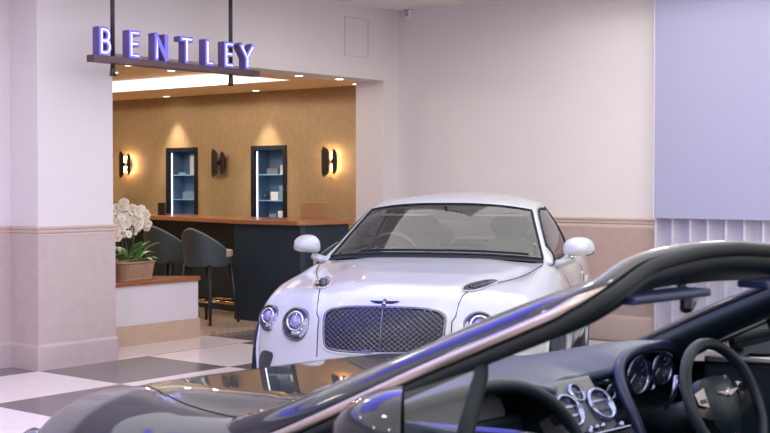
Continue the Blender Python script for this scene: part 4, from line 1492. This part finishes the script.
def convertible():
    root = thing('convertible_car', 'dark convertible with open top, windscreen frame and dashboard in the foreground', 'car', (-2.763, -4.607, 0), R(-96.2))
    B = Body(.125, 0)
    paint = mat('dark_paint', (.012, .014, .022, 1), .3, 0, coat=.9, coat_rough=.02, spec=.05)
    body, bvh = common(root, B, paint, mat('lens_clear', S(160, 165, 180), .08, .4, coat=1), False)
    # ---- windscreen frame
    hx = .08
    C0 = [(1.50, -.80, .825), (1.74, -.775, .913), (2.12, -.685, 1.087), (2.40, -.620, 1.209), (2.47, -.585, 1.239), (2.49, -.52, 1.262), (2.465, -.35, 1.304), (2.445, -.15, 1.318), (2.44, 0, 1.320)]
    path = [Vector(p) for p in C0] + [Vector((p[0], -p[1], p[2])) for p in C0[:-1][::-1]]

    def spline(P, n=8):
        out = []
        for i in range(len(P) - 1):
            a, b, c, d = P[max(0, i - 1)], P[i], P[i + 1], P[min(len(P) - 1, i + 2)]
            for k in range(n):
                t = k / n
                out.append(.5 * ((2 * b) + (c - a) * t + (2 * a - 5 * b + 4 * c - d) * t * t + (3 * b - a - 3 * c + d) * t ** 3))
        return out + [P[-1]]
    path = spline(path, 8)

    def frame_sec(i):
        p = path[i]; t = (path[min(i + 1, len(path) - 1)] - path[max(0, i - 1)]).normalized()
        # outward normal: forward/up with lateral lean at the sides
        n = Vector((-.50, 1.05 * (p.y / .8) ** 3, .80)); n = (n - t * n.dot(t)).normalized()
        s = t.cross(n)            # across the frame, towards the rear/outside
        return p, t, n, s

    def strip(prof, name, m, par=root, i0=0, i1=None, smooth=True, taper=0):
        V = []; F = []; q = len(prof)
        ids = list(range(i0, i1 or len(path)))
        for i in ids:
            p, t, n, s = frame_sec(i)
            k = 1 + .35 * smooth01(1 - abs(p.y) / .5)     # header deeper than the pillars
            e = min(1, min(abs(i - ids[0]), abs(i - ids[-1])) / taper + .05) if taper else 1
            V += [tuple(p + s * ((.0455 + (a - .0455) * e) * k * 1.22) + n * b * 1.1 * e) for a, b in prof]
        for r in range(len(ids) - 1):
            for j in range(q):
                F.append((r * q + j, r * q + (j + 1) % q, (r + 1) * q + (j + 1) % q, (r + 1) * q + j))
        F += [tuple(range(q)), tuple(range((len(ids) - 1) * q, len(ids) * q))]
        return mesh_obj(name, V, F, m, par, smooth)
    fr = strip([(-.050, .000), (-.046, .016), (-.025, .026), (.005, .028), (.030, .022), (.042, .008), (.040, -.008), (-.046, -.012)], 'windscreen_frame', paint)
    # bright trim on the outer/rear edge, seal and inner lining
    for i0, i1 in ((0, 40), (len(path) - 40, len(path))):
        strip([(.038, .006), (.041, .017), (.049, .013), (.052, .000), (.045, -.008)], 'bright_trim', mat('bright_trim', S(186, 172, 164), .36, 1), fr, i0, i1, taper=6)
    strip([(.042, -.010), (.055, -.006), (.062, -.018), (.058, -.034), (.040, -.036)], 'rubber_seal', RUB, fr)
    strip([(-.046, -.012), (.045, -.010), (.046, -.036), (.020, -.050), (-.030, -.044)], 'inner_lining', INT_D, fr)
    # windscreen glass
    half = [i for i in range(len(path)) if path[i].y <= 1e-6 and path[i].x > 1.6]
    def ws(u, v):
        # u 0 bottom..1 top, v -1..1
        yb = .755 * v; xb = 1.50 + .27 * v * v; zb = .955 - .03 * v * v
        yt = .56 * v; xt = 2.40 + .06 * v ** 4; zt = 1.314 - .045 * v * v
        k = u
        bulge = .015 * math.sin(PI * k)
        return (xb + (xt - xb) * k - bulge, yb + (yt - yb) * k, zb + (zt - zb) * k + bulge)
    V, F = grid_mesh(ws, np.linspace(0, 1, 14), np.linspace(-1, 1, 25))
    mesh_obj('windscreen', V, F, WGL_C, root)
    # cowl, wipers
    V, F = grid_mesh(lambda u, v: (1.33 + .45 * (v / .965) ** 2 + .22 * u, v, B.ztop(1.40, v * .75) - .030 + .004 * u), np.linspace(0, 1, 4), np.linspace(-.78, .78, 22))
    mesh_obj('cowl', V, F, RUB, root)
    for s0, s1 in ((.10, -.62), (.64, -.02)):
        bm = bmesh.new(); tube(bm, [(1.46 + .44 * (y / .965) ** 2, y, B.ztop(1.45, y * .6) + .006) for y in np.linspace(s0, s1, 12)], .008, 6)
        bm_obj('wiper', bm, RUB, root, smooth=True)
    # sun visors, interior mirror
    for s in (-1, 1):
        t = bpy.data.objects.new('sun_visor', None); link(t, root); t.location = (2.50, s * .31, 1.250)
        bm = bmesh.new(); box(bm, -.02, .07, -.17, .17, -.012, .008, bev=.007); bm_obj('flap', bm, INT_B, t)
        bm = bmesh.new(); tube(bm, [(-.01, s * .19, .0), (-.01, s * .22, .01)], .007, 8); bm_obj('pivot', bm, DCHROME, t)
    t = bpy.data.objects.new('rear_view_mirror', None); link(t, root); t.location = (2.42, 0, 1.215); t.rotation_euler = (0, 0, R(28))
    bm = bmesh.new(); box(bm, -.018, .018, -.115, .115, -.03, .03, bev=.014); bm_obj('housing', bm, BLK, t)
    bm = bmesh.new(); tube(bm, [(-.015, 0, .02), (-.03, 0, .07)], .012, 8); bm_obj('stalk', bm, BLK, t)

    # ---- dashboard
    d = bpy.data.objects.new('dashboard', None); link(d, root)
    YB = [-.75, -.62, -.45, -.27, -.17, -.09, -.03, .03, .10, .20, .29, .35, .42, .52, .68, .75]
    XE = [1.93, 1.95, 1.98, 1.99, 2.00, 2.03, 2.00, 1.95, 1.93, 1.93, 1.97, 1.97, 1.94, 1.92, 1.92, 1.92]   # brow edge x
    ZE = [.925, .942, .962, .972, .966, .946, .935, .945, .945, .940, .955, .972, .984, .992, .985, .960]
    fe = lambda y, A: float(np.interp(y, YB, A))

    def dt(u, v):
        x0 = 1.52 + .27 * (v / .76) ** 2; xe = fe(v, XE); ze = fe(v, ZE)
        x = x0 + (xe - x0) * u
        z = .945 + (ze - .945) * smooth01(u) + .022 * math.sin(PI * u)
        return (x, v, z)
    ys = np.linspace(-.75, .75, 61)
    V, F = grid_mesh(dt, np.linspace(0, 1, 16), ys)
    # rolled lip down under the edge
    n0 = len(V)
    lip = []
    for a in (20, 45, 70, 95, 120):
        for y in ys:
            xe, ze = fe(y, XE), fe(y, ZE)
            lip.append((xe + .016 * math.sin(R(a)), y, ze - .016 * (1 - math.cos(R(a)))))
    V2 = V[-len(ys):] + lip
    F2 = [(i * len(ys) + j, i * len(ys) + j + 1, (i + 1) * len(ys) + j + 1, (i + 1) * len(ys) + j) for i in range(5) for j in range(len(ys) - 1)]
    mesh_obj('dash_top', V + V2, F + [tuple(a + n0 for a in f) for f in F2], INT_B, d)
    # back wall of the dash
    bm = bmesh.new(); box(bm, 1.78, 1.87, -.74, .74, .45, .94); bm_obj('dash_core', bm, INT_D, d)
    # passenger side: padded arch, veneer fascia, dark lower dash
    arch = spline([Vector(p) for p in [(1.935, -.745, .915), (1.96, -.60, .936), (1.985, -.45, .958), (2.0, -.30, .966), (2.02, -.19, .952), (2.045, -.10, .905), (2.075, -.04, .83), (2.11, -.01, .72), (2.14, 0, .55)]], 6)
    bm = bmesh.new(); tube(bm, arch, [.020] * len(arch), 12); bm_obj('passenger_arch', bm, INT_D, d, smooth=True)
    bm = bmesh.new()
    ar2 = [p for p in arch if p.z > .54]
    vt = [bm.verts.new(p + Vector((-.006, 0, 0))) for p in ar2]; vb = [bm.verts.new((1.90, p.y - .09 * smooth01((.96 - p.z) / .3), p.z - .02)) for p in ar2]
    for i in range(len(ar2) - 1): bm.faces.new([vt[i], vt[i + 1], vb[i + 1], vb[i]])
    bm_obj('arch_inner_side', bm, INT_D, d, smooth=True)
    bm = bmesh.new()
    pts = [(-.74, .865), (-.74, .905), (-.60, .930), (-.45, .945), (-.32, .948), (-.24, .938), (-.19, .915), (-.165, .875), (-.17, .86), (-.30, .862)]
    a = [bm.verts.new((1.935, p[0], p[1])) for p in pts]; b = [bm.verts.new((1.915, p[0], p[1])) for p in pts]
    bm.faces.new(a); bm.faces.new(b[::-1])
    for i in range(len(pts)): bm.faces.new([a[i], a[(i + 1) % len(pts)], b[(i + 1) % len(pts)], b[i]])
    bm_obj('veneer_fascia', bm, VENEER, d)
    bm = bmesh.new(); box(bm, 1.86, 1.95, -.74, -.10, .50, .862, bev=.015); bm_obj('glovebox', bm, INT_D, d)
    # centre stack
    st = bpy.data.objects.new('centre_stack', None); link(st, d); 
    MS = Matrix.Translation((2.03, .050, .880)) @ Matrix.Rotation(R(-38), 4, 'Y').to_4x4()
    # local frame: x out of panel, y right, z up along the panel
    # (after the rotation the panel leans back towards the windscreen)
    bm = bmesh.new(); box(bm, -.08, 0, -.115, .125, -.11, .085, bev=.012, M=MS); bm_obj('stack_panel', bm, mat('stack_veneer', S(92, 92, 100), .28, coat=.4, var=.08), st)
    bm = bmesh.new(); box(bm, -.10, .03, -.115, .125, -.30, -.112, bev=.006, M=MS); bm_obj('screen_unit', bm, BLK, st)
    bm = bmesh.new(); tube(bm, [MS @ Vector((.034, -.10, -.113)), MS @ Vector((.034, .12, -.113)), MS @ Vector((.034, .126, -.16)), MS @ Vector((.034, .126, -.29))], .004, 6)
    bm_obj('chrome_surround', bm, DASHCH, st)
    for y in (-.068, .085):
        vt_ = bpy.data.objects.new('air_vent', None); link(vt_, d)
        M2 = MS @ Matrix.Translation((.004, y, -.02)) @ Matrix.Rotation(PI / 2, 4, 'Y')
        bm = bmesh.new(); lathe(bm, [(.052, -.03), (.055, .006), (.050, .016), (.042, .012), (.040, -.02)], 36, M2); bm_obj('vent_ring', bm, DASHCH, vt_, smooth=True)
        bm = bmesh.new(); lathe(bm, [(0, -.012), (.042, -.012)], 30, M2); bm_obj('vent_well', bm, BLK, vt_)
        for k in (-.014, .014):
            bm = bmesh.new(); box(bm, -.002, .003, -.040, .040, -.003, .003, M=MS @ Matrix.Translation((.004, y, -.02 + k))); bm_obj('vent_blade', bm, DASHCH, vt_)
        bm = bmesh.new(); M3 = MS @ Matrix.Translation((.016, y + .02, -.098)) @ Matrix.Rotation(PI / 2, 4, 'Y'); lathe(bm, [(.010, -.016), (.010, .008), (.006, .014), (0, .014)], 16, M3); bm_obj('organ_stop', bm, DASHCH, st, smooth=True)
    ck = bpy.data.objects.new('dash_clock', None); link(ck, d)
    M2 = MS @ Matrix.Translation((.002, .008, .030)) @ Matrix.Rotation(PI / 2, 4, 'Y')
    bm = bmesh.new(); lathe(bm, [(.030, -.01), (.032, .008), (.027, .014), (.024, .006)], 30, M2); bm_obj('clock_ring', bm, DASHCH, ck, smooth=True)
    bm = bmesh.new(); lathe(bm, [(0, .005), (.026, .005)], 30, M2); bm_obj('clock_face', bm, mat('clock_face', S(30, 36, 60), .2), ck)
    bm = bmesh.new(); tube(bm, [M2 @ Vector((0, 0, .008)), M2 @ Vector((0, .02, .008))], .0012, 4); tube(bm, [M2 @ Vector((0, 0, .008)), M2 @ Vector((.012, -.006, .008))], .0012, 4)
    bm_obj('clock_hands', bm, DASHCH, ck)
    for k in range(3):
        bm = bmesh.new(); M3 = MS @ Matrix.Translation((.010, -.02 + k * .03, -.085)) @ Matrix.Rotation(PI / 2, 4, 'Y'); lathe(bm, [(.008, -.012), (.008, .006), (0, .008)], 14, M3); bm_obj('chrome_knob', bm, DASHCH, st, smooth=True)
    # driver side brow running down into the console
    brow = spline([Vector(p) for p in [(2.16, .295, .50), (2.13, .275, .68), (2.09, .262, .80), (2.04, .270, .88), (2.0, .30, .935), (1.975, .35, .968), (1.955, .43, .984), (1.945, .54, .990), (1.94, .66, .984), (1.945, .72, .962), (1.95, .75, .93)]], 6)
    bm = bmesh.new(); tube(bm, brow, .018, 12); bm_obj('driver_brow', bm, INT_B, d, smooth=True)
    bm = bmesh.new()
    V = []; n = len(brow)
    # padded column between the centre stack and the binnacle
    V, F = grid_mesh(lambda u, v: (2.02 + .10 * (1 - u) ** .9 - .09 * u * u - .018 * (2 * v - 1) ** 2, .150 + .125 * v + .0 * u, .55 + .385 * u), np.linspace(0, 1, 14), np.linspace(0, 1, 10))
    bm.free()
    mesh_obj('padded_column', V, F, INT_B, d)
    # instrument panel
    ipn = bpy.data.objects.new('instrument_panel', None); link(ipn, d)
    bm = bmesh.new()
    pts = [(.30, .78), (.295, .90), (.34, .950), (.40, .972), (.55, .976), (.68, .968), (.735, .93), (.735, .78)]
    a = [bm.verts.new((1.90, p[0], p[1])) for p in pts]; b = [bm.verts.new((1.87, p[0], p[1])) for p in pts]
    bm.faces.new(a); bm.faces.new(b[::-1])
    for i in range(len(pts)): bm.faces.new([a[i], a[(i + 1) % len(pts)], b[(i + 1) % len(pts)], b[i]])
    bm_obj('panel', bm, BLK, ipn)
    DIAL = mat('dial_face', (.02, .025, .05, 1), .3)
    for y, z, r in [(.515, .902, .064), (.655, .908, .060), (.415, .868, .026), (.362, .866, .024), (.585, .865, .022), (.722, .94, .022)]:
        g = bpy.data.objects.new('gauge', None); link(g, ipn); g.location = (1.905, y, z)
        M2 = Matrix.Rotation(PI / 2, 4, 'Y')
        bm = bmesh.new(); lathe(bm, [(r * .92, 0), (r, .018), (r * .94, .03), (r * .88, .018), (r * .86, 0)], 36, M2); bm_obj('gauge_ring', bm, DASHCH, g, smooth=True)
        bm = bmesh.new(); lathe(bm, [(0, .004), (r * .88, .004)], 32, M2); bm_obj('dial', bm, DIAL, g)
        bm = bmesh.new()
        for k in range(11 if r > .05 else 5):
            a0 = R(225) - k * R(270) / (10 if r > .05 else 4)
            tube(bm, [M2 @ Vector((-r * .68 * math.sin(a0), r * .68 * math.cos(a0), .007)), M2 @ Vector((-r * .82 * math.sin(a0), r * .82 * math.cos(a0), .007))], r * .02, 4)
        bm_obj('dial_ticks', bm, mat('dial_white', S(190, 200, 230), .4), g)
        bm = bmesh.new(); tube(bm, [M2 @ Vector((0, 0, .010)), M2 @ Vector((r * .45, -r * .5, .010))], r * .03, 4)
        bm_obj('needle', bm, mat('dial_white', S(190, 200, 230), .4), g)
    bm = bmesh.new(); tube(bm, [(2.14, .335, .84), (2.165, .345, .895), (2.17, .345, .945)], [.005, .009, .006], 8); bm_obj('column_stalk', bm, DASHCH, d, smooth=True)
    bm = bmesh.new(); box(bm, 1.86, 1.93, .25, .74, .50, .79, bev=.015); bm_obj('knee_panel', bm, INT_D, d)
    steering_wheel(root, .430, 2.285, .868, INT_D)
    # console, seats, deck
    bm = bmesh.new(); box(bm, 1.95, 3.2, -.02 - .12, -.02 + .12, .24, .56, bev=.03); bm_obj('centre_console', bm, INT_D, root)
    for y in (-.38, .38):
        seat(root, 2.62, y, INT_D, INT_D).location.z = -.06
    bm = bmesh.new(); box(bm, 3.35, 3.75, -.72, .72, .30, .88, bev=.05); bm_obj('rear_bench', bm, INT_D, root)
    bm = bmesh.new(); box(bm, 3.62, 3.86, -.74, .74, .90, .965, bev=.02); bm_obj('folded_hood_cover', bm, RUB, root)
    # quarter light pillars at the leading edge of the door glass
    for s in (-1, 1):
        q = bpy.data.objects.new('quarter_light', None); link(q, root)
        bm = bmesh.new(); tube(bm, [(2.335, s * .805, .90), (2.325, s * .775, .97), (2.30, s * .700, 1.07), (2.285, s * .675, 1.125)], [.016, .016, .014, .012], 8, flat=1.5)
        bm_obj('divider_bar', bm, RUB, q, smooth=True)
        V = [(2.335, s * .790, .945), (2.30, s * .695, 1.10), (2.265, s * .655, 1.19), (1.84, s * .765, 1.0), (1.80, s * .79, .95)]
        mesh_obj('quarter_glass', V, [(0, 1, 2, 3, 4)], WGL_C, q, smooth=False)
    return root


white_car = coupe()
dark_car = convertible()
